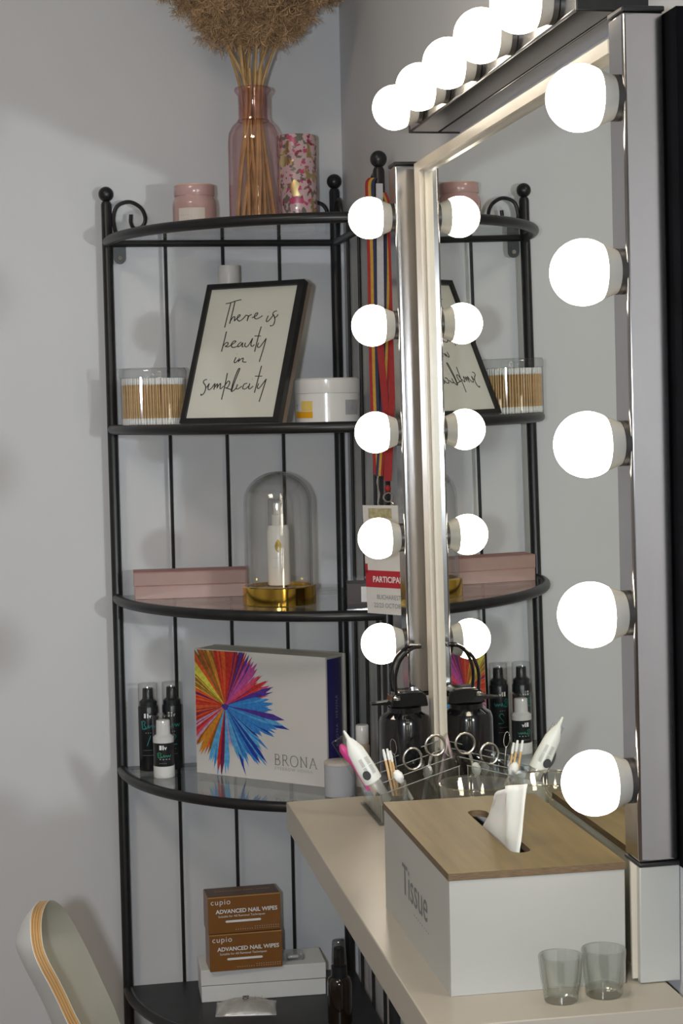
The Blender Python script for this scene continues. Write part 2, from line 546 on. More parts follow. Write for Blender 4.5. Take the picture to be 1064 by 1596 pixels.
# dried grass
M_stem = mat('straw_stem', (0.46, 0.29, 0.12), 0.7, vary=0.25, scale=40)
M_plume = mat('plume_fluff', (0.42, 0.27, 0.145), 0.85, vary=0.35, scale=55)
rnd = random.Random(7)
def plume(curve, rad, n, seed):
    q = random.Random(seed)
    mb = MB()
    C = spline(curve, 8)
    m = len(C) - 1
    knots = []
    for i in range(n // 14):
        t = q.random()
        k = t * m
        a = C[int(k)].lerp(C[min(m, int(k) + 1)], k - int(k))
        rr = rad * (0.35 + 0.65 * math.sin(PI * min(1, 0.12 + t * 0.95)) ** 0.7)
        d = Vector((q.gauss(0, 1), q.gauss(0, 1), q.gauss(-0.1, 0.8))).normalized() * rr * q.random() ** 0.45
        knots.append(a + d)
    for kn in knots:
        for j in range(14):
            d = Vector((q.gauss(0, 1), q.gauss(0, 1), q.gauss(-0.15, 1))).normalized()
            p = kn + d * q.random() * 0.005
            L = 0.005 + 0.008 * q.random()
            w = 0.00022 + 0.00025 * q.random()
            s = d.cross(Vector((q.gauss(0, 1), q.gauss(0, 1), q.gauss(0, 1)))).normalized() * w
            e = p + d * L
            mb.add([p - s, p + s, e + s * 1.4, e - s * 1.4], [(0, 1, 2, 3)])
    return mb
stems = []
ST = [(-0.135, -0.01, 0.375, 0.345), (-0.10, 0.06, 0.42, 0.40), (-0.06, -0.07, 0.345, 0.31), (-0.02, 0.07, 0.43, 0.40), (0.015, -0.06, 0.37, 0.33),
      (0.055, 0.05, 0.40, 0.37), (0.085, -0.05, 0.36, 0.325), (0.118, 0.02, 0.385, 0.345), (0.0, 0.0, 0.44, 0.44), (-0.06, 0.02, 0.41, 0.38), (0.05, -0.02, 0.42, 0.40)]
for i, (dx, dy, zt, ze) in enumerate(ST):
    t = thing('pampas_stem', 'tan dried pampas grass stem with a fluffy plume in the pink bottle', 'dried grass', (0.343, 2.64, T0 + 0.006), group='dried grass stems in the pink bottle')
    bx, by = rnd.uniform(-0.030, 0.030), rnd.uniform(-0.015, 0.015)
    nx, ny = dx * 0.09 + rnd.uniform(-0.007, 0.007), dy * 0.09 + rnd.uniform(-0.007, 0.007)
    top = Vector((dx * 0.42, dy * 0.42, 0.30))
    pts = spline([(bx, by, 0.0), (nx, ny, 0.175), (nx * 1.3, ny * 1.3, 0.215), top, (dx * 0.7, dy * 0.7, zt)], 5)
    MB().tube(pts, [0.0030 - 0.0012 * k / (len(pts) - 1) for k in range(len(pts))], 6).build('stalk', M_stem, t)
    cv = [(dx * 0.36, dy * 0.36, 0.285), (dx * 0.62, dy * 0.62, zt - 0.025), (dx * 0.85, dy * 0.85, zt), (dx * 1.04, dy * 1.04, ze)]
    plume(cv, 0.049, 13500, 100 + i).build('plume', M_plume, t, smooth=0)
for i in range(9):          # bare lower stalks inside the bottle
    t = thing('dried_twig', 'bare straw-coloured twig standing inside the pink bottle', 'dried twig', (0.343, 2.64, T0 + 0.006), group='bare twigs in the pink bottle')
    a = rnd.uniform(0, 2 * PI)
    r1 = rnd.uniform(0.012, 0.031)
    pts = spline([(r1 * math.cos(a), r1 * math.sin(a), 0), (r1 * 0.8 * math.cos(a + 0.3), r1 * 0.8 * math.sin(a + 0.3), 0.08),
                  (0.010 * math.cos(a + 0.8), 0.010 * math.sin(a + 0.8), 0.17), (0.014 * math.cos(a + 1), 0.014 * math.sin(a + 1), 0.23)], 5)
    tw = MB().tube(pts, 0.0028, 6).build('stalk', M_stem, t)

# floral tin
def floral():
    m = bpy.data.materials.new('floral_print')
    m.use_nodes = True
    nt = m.node_tree
    b = nt.nodes['Principled BSDF']
    tc = nt.nodes.new('ShaderNodeTexCoord')
    def layer(scale, lo, hi, colr, prev, off):
        mp = nt.nodes.new('ShaderNodeMapping'); mp.inputs['Location'].default_value = off
        nz = nt.nodes.new('ShaderNodeTexNoise'); nz.inputs['Scale'].default_value = scale; nz.inputs['Detail'].default_value = 1.5
        nt.links.new(tc.outputs['Object'], mp.inputs['Vector']); nt.links.new(mp.outputs['Vector'], nz.inputs['Vector'])
        rp = nt.nodes.new('ShaderNodeMapRange'); rp.inputs['From Min'].default_value = lo; rp.inputs['From Max'].default_value = hi
        nt.links.new(nz.outputs['Fac'], rp.inputs['Value'])
        mx = nt.nodes.new('ShaderNodeMix'); mx.data_type = 'RGBA'
        nt.links.new(rp.outputs['Result'], mx.inputs['Factor'])
        if isinstance(prev, tuple): mx.inputs['A'].default_value = (*prev, 1)
        else: nt.links.new(prev, mx.inputs['A'])
        mx.inputs['B'].default_value = (*colr, 1)
        return mx.outputs['Result'], rp.outputs['Result']
    c, _ = layer(110, 0.54, 0.58, (0.16, 0.15, 0.12), (0.58, 0.40, 0.40), (3, 1, 2))
    c, _ = layer(75, 0.58, 0.61, (0.50, 0.07, 0.16), c, (0, 5, 0))
    c, _ = layer(95, 0.61, 0.64, (0.28, 0.03, 0.07), c, (7, 0, 3))
    c, f = layer(60, 0.60, 0.63, (0.75, 0.60, 0.30), c, (1, 9, 4))
    nt.links.new(c, b.inputs['Base Color']); nt.links.new(f, b.inputs['Metallic'])
    b.inputs['Roughness'].default_value = 0.3
    return m
M_floral = floral()
tin = thing('floral_tin', 'tall round tin with pink flower print behind the bottle vase', 'tin', (0.4165, 2.70, T0))
MB().lathe([(0.0295, 0.0), (0.0300, 0.001), (0.0300, 0.116), (0.0295, 0.117)], 48).build('can', M_floral, tin)
MB().lathe([(0.0300, 0.117), (0.0305, 0.1175), (0.0305, 0.146), (0.0298, 0.1475)], 48).build('lid', M_floral, tin)

# ------------------------------------------------------------------ second shelf
T1 = SH[1] + GT
M_cotton = mat('cotton', (0.80, 0.79, 0.77), 0.9, vary=0.03, scale=200)
M_bamboo = mat('bamboo_stick', (0.62, 0.40, 0.19), 0.6, vary=0.12, scale=80)
cn = thing('swab_canister', 'ribbed clear plastic canister of cotton swabs with lid', 'canister', (0.187, 2.688, T1))
flt = lambda i, z: 0.010 * (1 if i % 2 else -1)
MB().lathe([(0.044, 0.0), (0.0485, 0.0015), (0.0492, 0.074)], 120, flute=flt, caps=False).lathe([(1e-4, 0.001), (0.047, 0.001)], 40, caps=False).build('tub', M_clear, cn, smooth=20)
MB().lathe([(0.0505, 0.073), (0.0512, 0.075), (0.0512, 0.083), (0.049, 0.0875), (1e-4, 0.089)], 60, caps=False).build('lid', M_clear, cn)
swab_mb = MB().lathe([(0.00105, 0.007), (0.00105, 0.064)], 6, mi=0, caps=False)
for z0, z1 in ((0.0, 0.0105), (0.0600, 0.0705)):
    swab_mb.lathe([(0.0006, z0), (0.0020, z0 + 0.002), (0.0023, z0 + 0.006), (0.0013, z1)], 6, mi=1)
proto = None
for ring, (rr, n) in enumerate(((0.0450, 62), (0.0402, 54), (0.0352, 46))):
    for i in range(n):
        a = 2 * PI * (i + 0.5 * ring) / n + rnd.uniform(-0.015, 0.015)
        if proto is None:
            o = proto = swab_mb.build('cotton_swab', [M_bamboo, M_cotton])
        else:
            o = proto.copy(); col.objects.link(o)
        o.location = (0.187 + rr * math.cos(a), 2.688 + rr * math.sin(a), T1 + 0.0018)
        o.rotation_euler = (rnd.uniform(-0.015, 0.015), rnd.uniform(-0.015, 0.015), a)
        tag(o, 'cotton swab with wooden stick standing inside the ribbed canister', 'cotton swab', 'cotton swabs in the canister')

# framed motto, leaning back
PS, BE, FW, FH = 0.6646, 0.3949, 0.1697, 0.2265
fr = Vector((math.cos(PS), -math.sin(PS), 0))
fu = Vector((math.sin(BE) * math.sin(PS), math.sin(BE) * math.cos(PS), math.cos(BE)))
M_fblack = mat('black_frame', (0.012, 0.012, 0.012), 0.4, vary=0.2, scale=60)
M_fwood = mat('frame_side_wood', (0.24, 0.18, 0.14), 0.6, vary=0.15, scale=40)
M_paper = mat('ivory_paper', (0.60, 0.59, 0.52), 0.35, coat=0.3, vary=0.015, scale=20)
FB = Vector((0.2203, 2.6293, T1 + 0.0045))
FM = face_matrix((0, 0, 0), fr, fu)
pf = bpy.data.objects.new('picture_frame', None)
col.objects.link(pf)
pf.empty_display_size = 0.02
pf.matrix_world = Matrix.Translation(FB) @ FM
tag(pf, 'black picture frame with handwritten motto leaning on the second shelf', 'picture frame')
fwid, fd = 0.0075, 0.022
MB().box(0, FW, 0, fwid, -0.012, 0).box(0, FW, 0, fwid, -fd, -0.012, 1).build('bottom_rail', [M_fblack, M_fwood], pf, smooth=0)
MB().box(0, FW, FH - fwid, FH, -0.012, 0).box(0, FW, FH - fwid, FH, -fd, -0.012, 1).build('top_rail', [M_fblack, M_fwood], pf, smooth=0)
MB().box(0, fwid, fwid, FH - fwid, -0.012, 0).box(0, fwid, fwid, FH - fwid, -fd, -0.012, 1).build('side_rail', [M_fblack, M_fwood], pf, smooth=0)
MB().box(FW - 0.0105, FW, fwid, FH - fwid, -0.012, 0).box(FW - 0.0105, FW, fwid, FH - fwid, -fd, -0.012, 1).build('side_rail', [M_fblack, M_fwood], pf, smooth=0)
pp = MB().box(fwid, FW - fwid, fwid, FH - fwid, -0.006, -0.0045).build('print_sheet', M_paper, pf, smooth=0)
UV = [[(373,1947),(448,1958),(553,1987),(638,2002)],[(461,1954),(453,1821),(444,1687),(438,1551)],[(531,1981),(525,1817),(513,1610)],[(510,1640),(547,1712),(581,1718),(586,1651)],[(586,1651),(616,1687),(664,1722),(666,1751),(637,1738),(629,1686),(672,1647),(715,1668),(754,1710),(771,1739)],[(771,1739),(819,1722),(816,1678),(812,1641)],[(811,1678),(827,1722),(872,1749)],[(884,1690),(956,1723),(970,1767),(934,1754),(927,1695),(967,1670),(1011,1684),(1066,1718)],[(1164,1714),(1146,1634),(1172,1618),(1217,1667),(1258,1731)],[(1174,1772),(1176,1776)],[(1302,1784),(1271,1782),(1244,1761),(1238,1732),(1273,1694),(1293,1635),(1284,1562),(1242,1542),(1231,1557)],[(1270,1672),(1312,1692),(1332,1728)],[(484,1485),(479,1360),(466,1157)],[(469,1242),(515,1300),(551,1295),(550,1261),(512,1241),(569,1231)],[(569,1231),(646,1280),(686,1315),(645,1321),(614,1266),(643,1221),(690,1223),(733,1240)],[(783,1304),(737,1262),(744,1225),(779,1246),(810,1289),(809,1230),(839,1222)],[(857,1287),(855,1236),(895,1220),(931,1269),(968,1356)],[(968,1356),(958,1254),(988,1224),(1021,1251)],[(1079,1541),(1062,1396),(1045,1134)],[(992,1391),(1102,1387)],[(1086,1278),(1077,1220),(1116,1204),(1164,1275),(1204,1346)],[(1204,1346),(1189,1187),(1160,968)],[(740,1057),(724,985),(751,969),(791,1015)],[(745,1108),(747,1112)],[(803,1040),(797,975)],[(800,990),(847,1032),(873,1031),(874,980),(938,971)],[(307,713),(262,699),(254,663),(296,618),(316,560),(300,487),(259,456),(251,481)],[(304,582),(333,591),(361,646)],[(361,646),(355,566),(383,543),(423,579),(460,643)],[(365,704),(367,708)],[(465,643),(463,542)],[(465,571),(506,635),(514,562)],[(514,577),(560,641),(571,553),(625,596)],[(644,805),(643,624),(632,379)],[(633,595),(687,674),(719,644),(693,572),(654,569)],[(654,569),(772,534)],[(778,505),(793,620),(841,836),(851,865),(821,858),(780,678),(770,520),(800,512),(846,554)],[(859,619),(850,554),(886,546),(940,588)],[(887,690),(890,694)],[(1025,629),(973,616),(963,551),(1011,543),(1057,585)],[(1068,628),(1063,556),(1089,541),(1135,583)],[(1097,692),(1099,696)],[(1213,904),(1198,725),(1177,475)],[(1133,741),(1257,738)],[(1219,624),(1209,560),(1243,545),(1290,615),(1336,692)],[(1336,692),(1318,550),(1286,330)]]
smb2 = MB()
IDM = Matrix.Translation((0, 0, -0.0042))
for st in UV:
    pts = [Vector((a * 1e-4, b * 1e-4, 0)) for a, b in st]
    pts = spline(pts, 5) if len(pts) > 2 else pts
    ribbon2d(smb2, pts, 0.0018, IDM)
hw = smb2.build('handwriting', M_print, pp, smooth=0)
hw['label'] = 'handwritten words There is beauty in simplicity'
MB().box(0.06, 0.11, 0.03, 0.034, -fd - 0.055, -fd).build('easel_strut', M_fwood, pf, smooth=0)

# bottle behind the frame
M_greywhite = mat('grey_white_plastic', (0.58, 0.56, 0.55), 0.35, vary=0.03, scale=30)
lo = thing('lotion_bottle', 'pale lotion bottle whose cap shows above the picture frame', 'bottle', (0.312, 2.74, T1))
MB().lathe([(0.024, 0), (0.026, 0.003), (0.026, 0.19), (0.022, 0.203), (0.014, 0.211), (0.014, 0.216)], 32).build('bottle_body', M_greywhite, lo)
MB().lathe([(0.0165, 0.214), (0.0172, 0.216), (0.0172, 0.243), (0.0160, 0.2455)], 32).build('screw_cap', M_greywhite, lo)

# cream jar
M_jar = mat('white_jar_plastic', (0.72, 0.71, 0.69), 0.18, coat=0.4, vary=0.01, scale=20)
M_yellow = mat('pale_yellow_label', (0.72, 0.52, 0.14), 0.5, vary=0.05, scale=60)
M_orange = mat('orange_label', (0.75, 0.36, 0.01), 0.5, vary=0.05, scale=60)
M_greylab = mat('grey_label', (0.36, 0.36, 0.37), 0.5, vary=0.08, scale=90)
jr = thing('cream_jar', 'round white cream jar with orange label on the second shelf', 'jar', (0.4385, 2.60, T1))
RJ = 0.0488
MB().lathe([(RJ - 0.003, 0), (RJ - 0.0005, 0.002), (RJ - 0.0005, 0.044)], 56).build('jar', M_jar, jr)
MB().lathe([(RJ, 0.0443), (RJ + 0.0004, 0.0455), (RJ + 0.0004, 0.0640), (RJ - 0.002, 0.0665)], 56).build('lid', M_jar, jr)
def band(a0, a1, z0, z1, r, n=10):
    mb = MB()
    for i in range(n):
        b0, b1 = a0 + (a1 - a0) * i / n, a0 + (a1 - a0) * (i + 1) / n
        mb.add([(r * math.sin(b0), -r * math.cos(b0), z0), (r * math.sin(b1), -r * math.cos(b1), z0),
                (r * math.sin(b1), -r * math.cos(b1), z1), (r * math.sin(b0), -r * math.cos(b0), z1)], [(0, 1, 2, 3)])
    return mb
band(-1.40, -0.62, 0.008, 0.0175, RJ).build('orange_label', M_orange, jr)
band(-1.05, -0.62, 0.0185, 0.033, RJ).build('yellow_label', M_yellow, jr)
gl = band(0.42, 1.05, 0.012, 0.034, RJ).build('grey_label', M_greylab, jr)
lettering([('Y', 0.011, -0.066, 0.021, {})], M_greyprint, jr, Matrix.Identity(4), wrap=RJ + 0.0003)

# ------------------------------------------------------------------ third shelf
T2 = SH[2] + GT
M_pink = mat('pink_card', (0.32, 0.20, 0.17), 0.45, vary=0.04, scale=40)
M_pinkline = mat('pink_card_seam', (0.40, 0.20, 0.18), 0.6, vary=0.1, scale=40)
def flatbox(label, z, dx):
    t = thing('pink_flat_box', label, 'box', (0.152 + dx, 2.712, z), (0, 0, R(-3)), 'pink flat boxes')
    MB().box(0, 0.174, 0, 0.058, 0, 0.0198).build('tray', M_pink, t, bevel=0.0006)
    MB().box(-0.0004, 0.1744, -0.0005, 0.0585, 0.0198, 0.0206).build('seam', M_pinkline, t, smooth=0)
    return t
flatbox('long pink flat box lying directly on the third shelf', T2, 0)
flatbox('long pink flat box stacked on top of another', T2 + 0.0207, -0.001)
M_gold = mat('polished_gold', (0.72, 0.45, 0.08), 0.12, 1.0, vary=0.05, scale=20)
dm = thing('glass_cloche', 'tall glass dome on a shiny gold base', 'cloche', (0.3585, 2.585, T2))
MB().lathe([(0.0535, 0), (0.0545, 0.001), (0.0545, 0.026), (0.0530, 0.0275), (0.047, 0.0275), (0.0465, 0.024)], 64).build('gold_base', M_gold, dm)
dR, dH = 0.0505, 0.196
outer = [(dR, 0.0245), (dR, dH - 0.046)] + [(dR * math.cos(PI / 2 * i / 14) + (1e-4 if i == 14 else 0), dH - 0.046 + 0.046 * math.sin(PI / 2 * i / 14)) for i in range(1, 15)]
inner = [(max(1e-4, r - 0.0024), z - (0.0024 if z > dH - 0.046 else 0)) for r, z in outer]
MB().lathe(outer, 64, caps=False).lathe(inner, 64, caps=False).build('glass_dome', M_clearglass, dm, smooth=60)
M_pearl = mat('pearl_white_plastic', (0.74, 0.72, 0.68), 0.25, coat=0.3, vary=0.02, scale=30)
M_goldprint = mat('gold_print', (0.38, 0.28, 0.05), 0.35, 0.6, vary=0.1, scale=80)
sb_ = thing('serum_bottle', 'white serum bottle with gold leaf emblem under the glass dome', 'bottle', (0.3585, 2.585, T2 + 0.0275))
MB().lathe([(0.0155, 0), (0.0168, 0.001), (0.0168, 0.080), (0.0150, 0.086), (0.0145, 0.089)], 32).build('bottle_body', M_pearl, sb_)
MB().lathe([(0.0095, 0.089), (0.0095, 0.104), (0.0065, 0.106), (0.0065, 0.122), (0.005, 0.1225)], 24).build('pump', M_pearl, sb_)
MB().lathe([(0.0148, 0.089), (0.0145, 0.126), (0.013, 0.1275), (1e-4, 0.128)], 32, caps=False).build('clear_cap', M_clear, sb_)
lf = MB()
leaf = [(0, 0.0105), (0.0030, 0.0065), (0.0046, 0.0015), (0.0036, -0.0035), (0.0008, -0.0078), (-0.0030, -0.0050), (-0.0045, 0.0005), (-0.0028, 0.0060)]
def on_bottle(x, y, r):
    return (r * math.sin((x - 0.003) / r), -r * math.cos((x - 0.003) / r), 0.058 + y)
lf.add([on_bottle(0.0002, 0.001, 0.0172)] + [on_bottle(x * 1.15, y * 1.1, 0.0172) for x, y in leaf], [(0, k, k % 8 + 1) for k in range(1, 9)]).build('leaf_emblem', M_goldprint, sb_, smooth=0)
MB().add([on_bottle(x, y, 0.0174) for x, y in ((0.0012, -0.0078), (0.0026, -0.0030), (0.0008, 0.0012), (-0.0012, -0.0045))], [(0, 1, 2, 3)]).build('leaf_vein', M_pearl, sb_, smooth=0)
lettering([('- - - -', 0.005, -0.012, 0.040, {}), ('- - - - -', 0.004, -0.012, 0.026, {})], M_greyprint, sb_, Matrix.Identity(4), wrap=0.0171)

M_choc = mat('dark_brown_leather', (0.030, 0.011, 0.008), 0.4, vary=0.2, scale=40)
ac = thing('acrylic_case', 'small clear case with dark brown filling beside the badge', 'case', (0.440, 2.475, T2), (0, 0, R(-12)))
MB().box(0, 0.046, 0, 0.052, 0, 0.0412).build('clear_shell', M_clear, ac, smooth=0)
MB().box(0.001, 0.045, 0.001, 0.051, 0.001, 0.036).build('brown_filling', M_choc, ac, smooth=0)
MB().box(0.021, 0.034, -0.0008, -0.0002, 0.010, 0.032).build('white_label', M_whiteprint, ac, smooth=0)

# ------------------------------------------------------------------ fourth shelf
T3 = SH[3] + GT
M_bblack = mat('black_bottle_plastic', (0.010, 0.011, 0.013), 0.3, vary=0.2, scale=60)
M_teal = mat('teal_print', (0.02, 0.20, 0.19), 0.5, vary=0.15, scale=80)
M_green = mat('green_print', (0.03, 0.22, 0.12), 0.5, vary=0.15, scale=80)
def squiggle(pts, r, w, m, parent, name):
    mb = MB()
    P = spline([Vector((a, b, 0)) for a, b in pts], 5)
    n = len(P)
    vs = []
    for i in range(n):
        d = (P[min(n - 1, i + 1)] - P[max(0, i - 1)])
        d = d.normalized() if d.length > 0 else Vector((1, 0, 0))
        for sgn in (1, -1):
            q = P[i] + Vector((-d.y, d.x, 0)) * (w / 2 * sgn)
            vs.append((r * math.sin(q.x / r), -r * math.cos(q.x / r), q.y))
    mb.add(vs, [(2 * i, 2 * i + 1, 2 * i + 3, 2 * i + 2) for i in range(n - 1)])
    return mb.build(name, m, parent, smooth=0)
BROW = [(-0.0125, 0.079), (-0.011, 0.066), (-0.0105, 0.079), (-0.006, 0.077), (-0.008, 0.073), (-0.005, 0.069), (-0.010, 0.066), (-0.003, 0.068), (-0.001, 0.073), (0.000, 0.068),
        (0.003, 0.072), (0.005, 0.068), (0.007, 0.072), (0.009, 0.068), (0.012, 0.073)]
def spray(label, x, y, num):
    t = thing('spray_bottle', label, 'spray bottle', (x, y, T3), group='black spray bottles')
    MB().lathe([(0.0148, 0), (0.0155, 0.001), (0.0155, 0.099), (0.0148, 0.101)], 32).build('bottle_body', M_bblack, t)
    MB().lathe([(0.0135, 0.101), (0.0135, 0.108), (0.0095, 0.111), (0.0085, 0.113), (0.0080, 0.128), (0.007, 0.129)], 24).build('spray_nozzle', M_bblack, t)
    MB().lathe([(0.0150, 0.101), (0.0150, 0.134), (0.0143, 0.136), (1e-4, 0.1362)], 32, caps=False).build('clear_cap', M_clear, t)
    lettering([('\u25a0v', 0.009, -0.0085, 0.084, {'bold': 0.0002}), ('- - -', 0.006, -0.006, 0.059, {}), ('- - - - -', 0.005, -0.010, 0.032, {}), ('- - - - - -', 0.005, -0.011, 0.024, {})],
              M_whiteprint, t, Matrix.Identity(4), wrap=0.0158)
    squiggle(BROW, 0.0158, 0.0013, M_teal, t, 'script_print')
    squiggle([(0.002, 0.056), (-0.001, 0.048), (-0.004, 0.040)] if num == 1 else [(-0.004, 0.052), (0.0, 0.056), (0.004, 0.052), (-0.003, 0.041), (0.006, 0.040)], 0.0158, 0.0014, M_teal, t, 'number_print')
spray('black spray bottle marked with a stroke, nearer the left post', 0.170, 2.752, 1)
spray('black spray bottle with clear cap nearer the colourful box', 0.2075, 2.756, 2)
sp = thing('pump_bottle', 'small black and white pump bottle before the two spray bottles', 'pump bottle', (0.1885, 2.693, T3))
MB().lathe([(0.0158, 0), (0.0165, 0.001), (0.0165, 0.018)], 32).build('white_foot', M_jar, sp)
MB().lathe([(0.0160, 0.018), (0.0160, 0.054)], 32).build('bottle_body', M_bblack, sp)
MB().lathe([(0.0162, 0.054), (0.0162, 0.062), (0.0110, 0.066), (0.0105, 0.087), (0.009, 0.088)], 32).build('pump_head', M_jar, sp)
MB().lathe([(0.0168, 0.054), (0.0168, 0.094), (0.0158, 0.0962), (1e-4, 0.0964)], 32, caps=False).build('clear_cap', M_clear, sp)
lettering([('\u25a0v', 0.009, -0.0085, 0.044, {'bold': 0.0002}), ('- - - -', 0.008, -0.008, 0.0275, {}), ('- - - -', 0.005, -0.008, 0.022, {})], M_whiteprint, sp, Matrix.Identity(4), wrap=0.0163)
squiggle([(a * 0.9, b * 0.6 - 0.008) for a, b in BROW], 0.0163, 0.0012, M_green, sp, 'script_print')

# colourful box with printed burst
M_card = mat('ivory_card', (0.60, 0.575, 0.55), 0.3, coat=0.2, vary=0.01, scale=20)
M_cardtop = mat('grey_card', (0.40, 0.38, 0.34), 0.5, vary=0.03, scale=30)
M_navy = mat('navy_card', (0.014, 0.012, 0.085), 0.35, vary=0.1, scale=30)
b0, b1 = Vector((0.2405, 2.7105, T3)), Vector((0.4160, 2.5500, T3))
bdir = (b1 - b0).normalized()
BLn = (b1 - b0).length + 0.004
bx = bpy.data.objects.new('gift_box', None)
col.objects.link(bx)
bx.empty_display_size = 0.02
bx.location = b0
bx.rotation_euler = (0, 0, math.atan2(bdir.y, bdir.x))
tag(bx, 'ivory box printed with a colourful burst and the word BRONA', 'box')
BHt = 0.1935
MB().box(0, BLn, 0, 0.004, 0, BHt).build('front_panel', M_card, bx, smooth=0)
MB().box(0.0015, BLn - 0.001, 0.004, 0.050, 0.0, BHt - 0.0005, 0).build('box_body', M_cardtop, bx, smooth=0)
fp = [(BLn - 0.001, 0.0045)] + [(BLn + 0.004 * math.sin(PI * i / 8), 0.006 + 0.038 * i / 8) for i in range(9)] + [(BLn - 0.001, 0.0455)]
nv = MB().prism(fp, 0.001, BHt - 0.004).build('navy_flap', M_navy, bx)
MB().box(0, BLn + 0.001, 0.050, 0.054, 0, BHt).build('back_panel', M_cardtop, bx, smooth=0)
lettering([('BRONA  HENNA', 0.0085, 0, 0, {'align': 'CENTER', 'space': 1.3})],
          M_greyprint, nv, face_matrix((BLn + 0.0046, 0.024, BHt * 0.5), (0, 0, 1), (0, -1, 0)))
pal = dict(brown=(0.24, 0.10, 0.015), orange=(0.55, 0.22, 0.02), yellow=(0.55, 0.50, 0.06), red=(0.48, 0.025, 0.015), scarlet=(0.60, 0.09, 0.02), maroon=(0.14, 0.012, 0.06),
           magenta=(0.45, 0.07, 0.28), pink=(0.60, 0.06, 0.14), purple=(0.07, 0.03, 0.26), blue=(0.03, 0.20, 0.55), deep=(0.012, 0.04, 0.30), sky=(0.09, 0.34, 0.62), lilac=(0.42, 0.30, 0.48))
pkeys = list(pal)
pmats = [mat('burst_' + k, pal[k], 0.4, vary=0.25, scale=160) for k in pkeys]
SEC = [(100, 132, 0.125, ['brown', 'orange', 'scarlet', 'brown']), (132, 158, 0.10, ['brown', 'yellow', 'yellow', 'brown']), (158, 205, 0.10, ['red', 'red', 'scarlet', 'maroon']),
       (205, 228, 0.10, ['red', 'scarlet', 'lilac', 'pink']), (228, 258, 0.100, ['orange', 'orange', 'brown', 'scarlet']), (78, 102, 0.12, ['scarlet', 'red', 'red', 'scarlet']),
       (56, 80, 0.102, ['maroon', 'red', 'purple', 'maroon', 'magenta']), (36, 58, 0.093, ['magenta', 'magenta', 'lilac', 'purple']), (14, 38, 0.090, ['pink', 'red', 'pink', 'purple', 'scarlet']),
       (16, 22, 0.112, ['purple', 'purple']), (-8, 14, 0.090, ['sky', 'blue', 'blue']), (-14, -7, 0.118, ['purple', 'deep', 'sky']), (-48, -12, 0.098, ['blue', 'sky', 'deep', 'blue', 'sky']),
       (-72, -46, 0.116, ['deep', 'blue', 'sky', 'blue', 'deep']), (-92, -70, 0.085, ['sky', 'lilac', 'blue']), (-112, -88, 0.112, ['sky', 'blue', 'sky']), (-100, -94, 0.116, ['maroon', 'red'])]
def clip(poly):
    for ax, lim, sg in ((0, 0.001, 1), (0, BLn - 0.002, -1), (1, 0.001, 1), (1, BHt - 0.001, -1)):
        outp = []
        for i in range(len(poly)):
            a, b = poly[i], poly[(i + 1) % len(poly)]
            ia, ib = (a[ax] - lim) * sg >= 0, (b[ax] - lim) * sg >= 0
            if ia:
                outp.append(a)
            if ia != ib:
                t = (lim - a[ax]) / (b[ax] - a[ax])
                outp.append((a[0] + (b[0] - a[0]) * t, a[1] + (b[1] - a[1]) * t))
        poly = outp
        if len(poly) < 3:
            return []
    return poly
bq = random.Random(5)
burst = MB()
cx_, cy_ = 0.0575, 0.1085
lay = 0
for a0, a1, L, cols in SEC:
    n = max(4, int((a1 - a0) / 1.5))
    for i in range(n):
        a = R(a0 + (a1 - a0) * (i + bq.random()) / n)
        l = L * bq.uniform(0.72, 1.04)
        wd = R(bq.uniform(1.6, 4.0))
        lay += 1
        P = [(0.0, 0.0), (l * 0.55, -l * 0.55 * wd), (l * 0.82, -l * 0.6 * wd), (l, 0), (l * 0.80, l * 0.62 * wd), (l * 0.5, l * 0.5 * wd)]
        P = [(cx_ + p[0] * math.cos(a) - p[1] * math.sin(a), cy_ + p[0] * math.sin(a) + p[1] * math.cos(a)) for p in P]
        P = clip(P)
        if P:
            burst.add([(p[0], -0.0002 - lay * 1e-6, p[1]) for p in P], [tuple(range(len(P)))], pkeys.index(bq.choice(cols)))
core = [(cx_ + 0.006 * math.cos(t) * (1 + 0.3 * math.sin(3 * t)), cy_ - 0.002 + 0.005 * math.sin(t)) for t in [2 * PI * i / 14 for i in range(14)]]
burst.add([(p[0], -0.0002 - (lay + 1) * 1e-6, p[1]) for p in core], [tuple(range(14))], pkeys.index('purple'))
bo = burst.build('printed_burst', pmats, bx, smooth=0)
bo['label'] = 'burst of red, orange and blue paint strokes'
# BRONA in thin serif capitals
gly = {'B': ([[(0.12, 0), (0.12, 1)], [(0.12, 1), (0.42, 0.98), (0.52, 0.78), (0.42, 0.56), (0.12, 0.53)], [(0.12, 0.53), (0.48, 0.50), (0.60, 0.26), (0.48, 0.03), (0.12, 0)], [(0.02, 0), (0.2, 0)], [(0.02, 1), (0.2, 1)]], 0.72),
       'R': ([[(0.12, 0), (0.12, 1)], [(0.12, 1), (0.44, 0.98), (0.54, 0.76), (0.42, 0.54), (0.12, 0.51)], [(0.36, 0.52), (0.52, 0.22), (0.72, 0.0)], [(0.02, 0), (0.24, 0)], [(0.02, 1), (0.2, 1)]], 0.76),
       'O': ([[(0.45, 1.02), (0.18, 0.90), (0.06, 0.5), (0.18, 0.10), (0.45, -0.02), (0.72, 0.10), (0.84, 0.5), (0.72, 0.90), (0.45, 1.02)]], 0.95),
       'N': ([[(0.14, 0), (0.14, 1)], [(0.10, 1), (0.70, 0.02)], [(0.70, 0.0), (0.70, 1)], [(0.04, 0), (0.26, 0)], [(0.02, 1), (0.16, 1)], [(0.60, 1), (0.80, 1)]], 0.92),
       'A': ([[(0.05, 0), (0.38, 1)], [(0.38, 1), (0.73, 0)], [(0.18, 0.36), (0.58, 0.36)], [(-0.03, 0), (0.15, 0)], [(0.62, 0), (0.84, 0)]], 0.85)}
bm = MB()
xx = 0.0
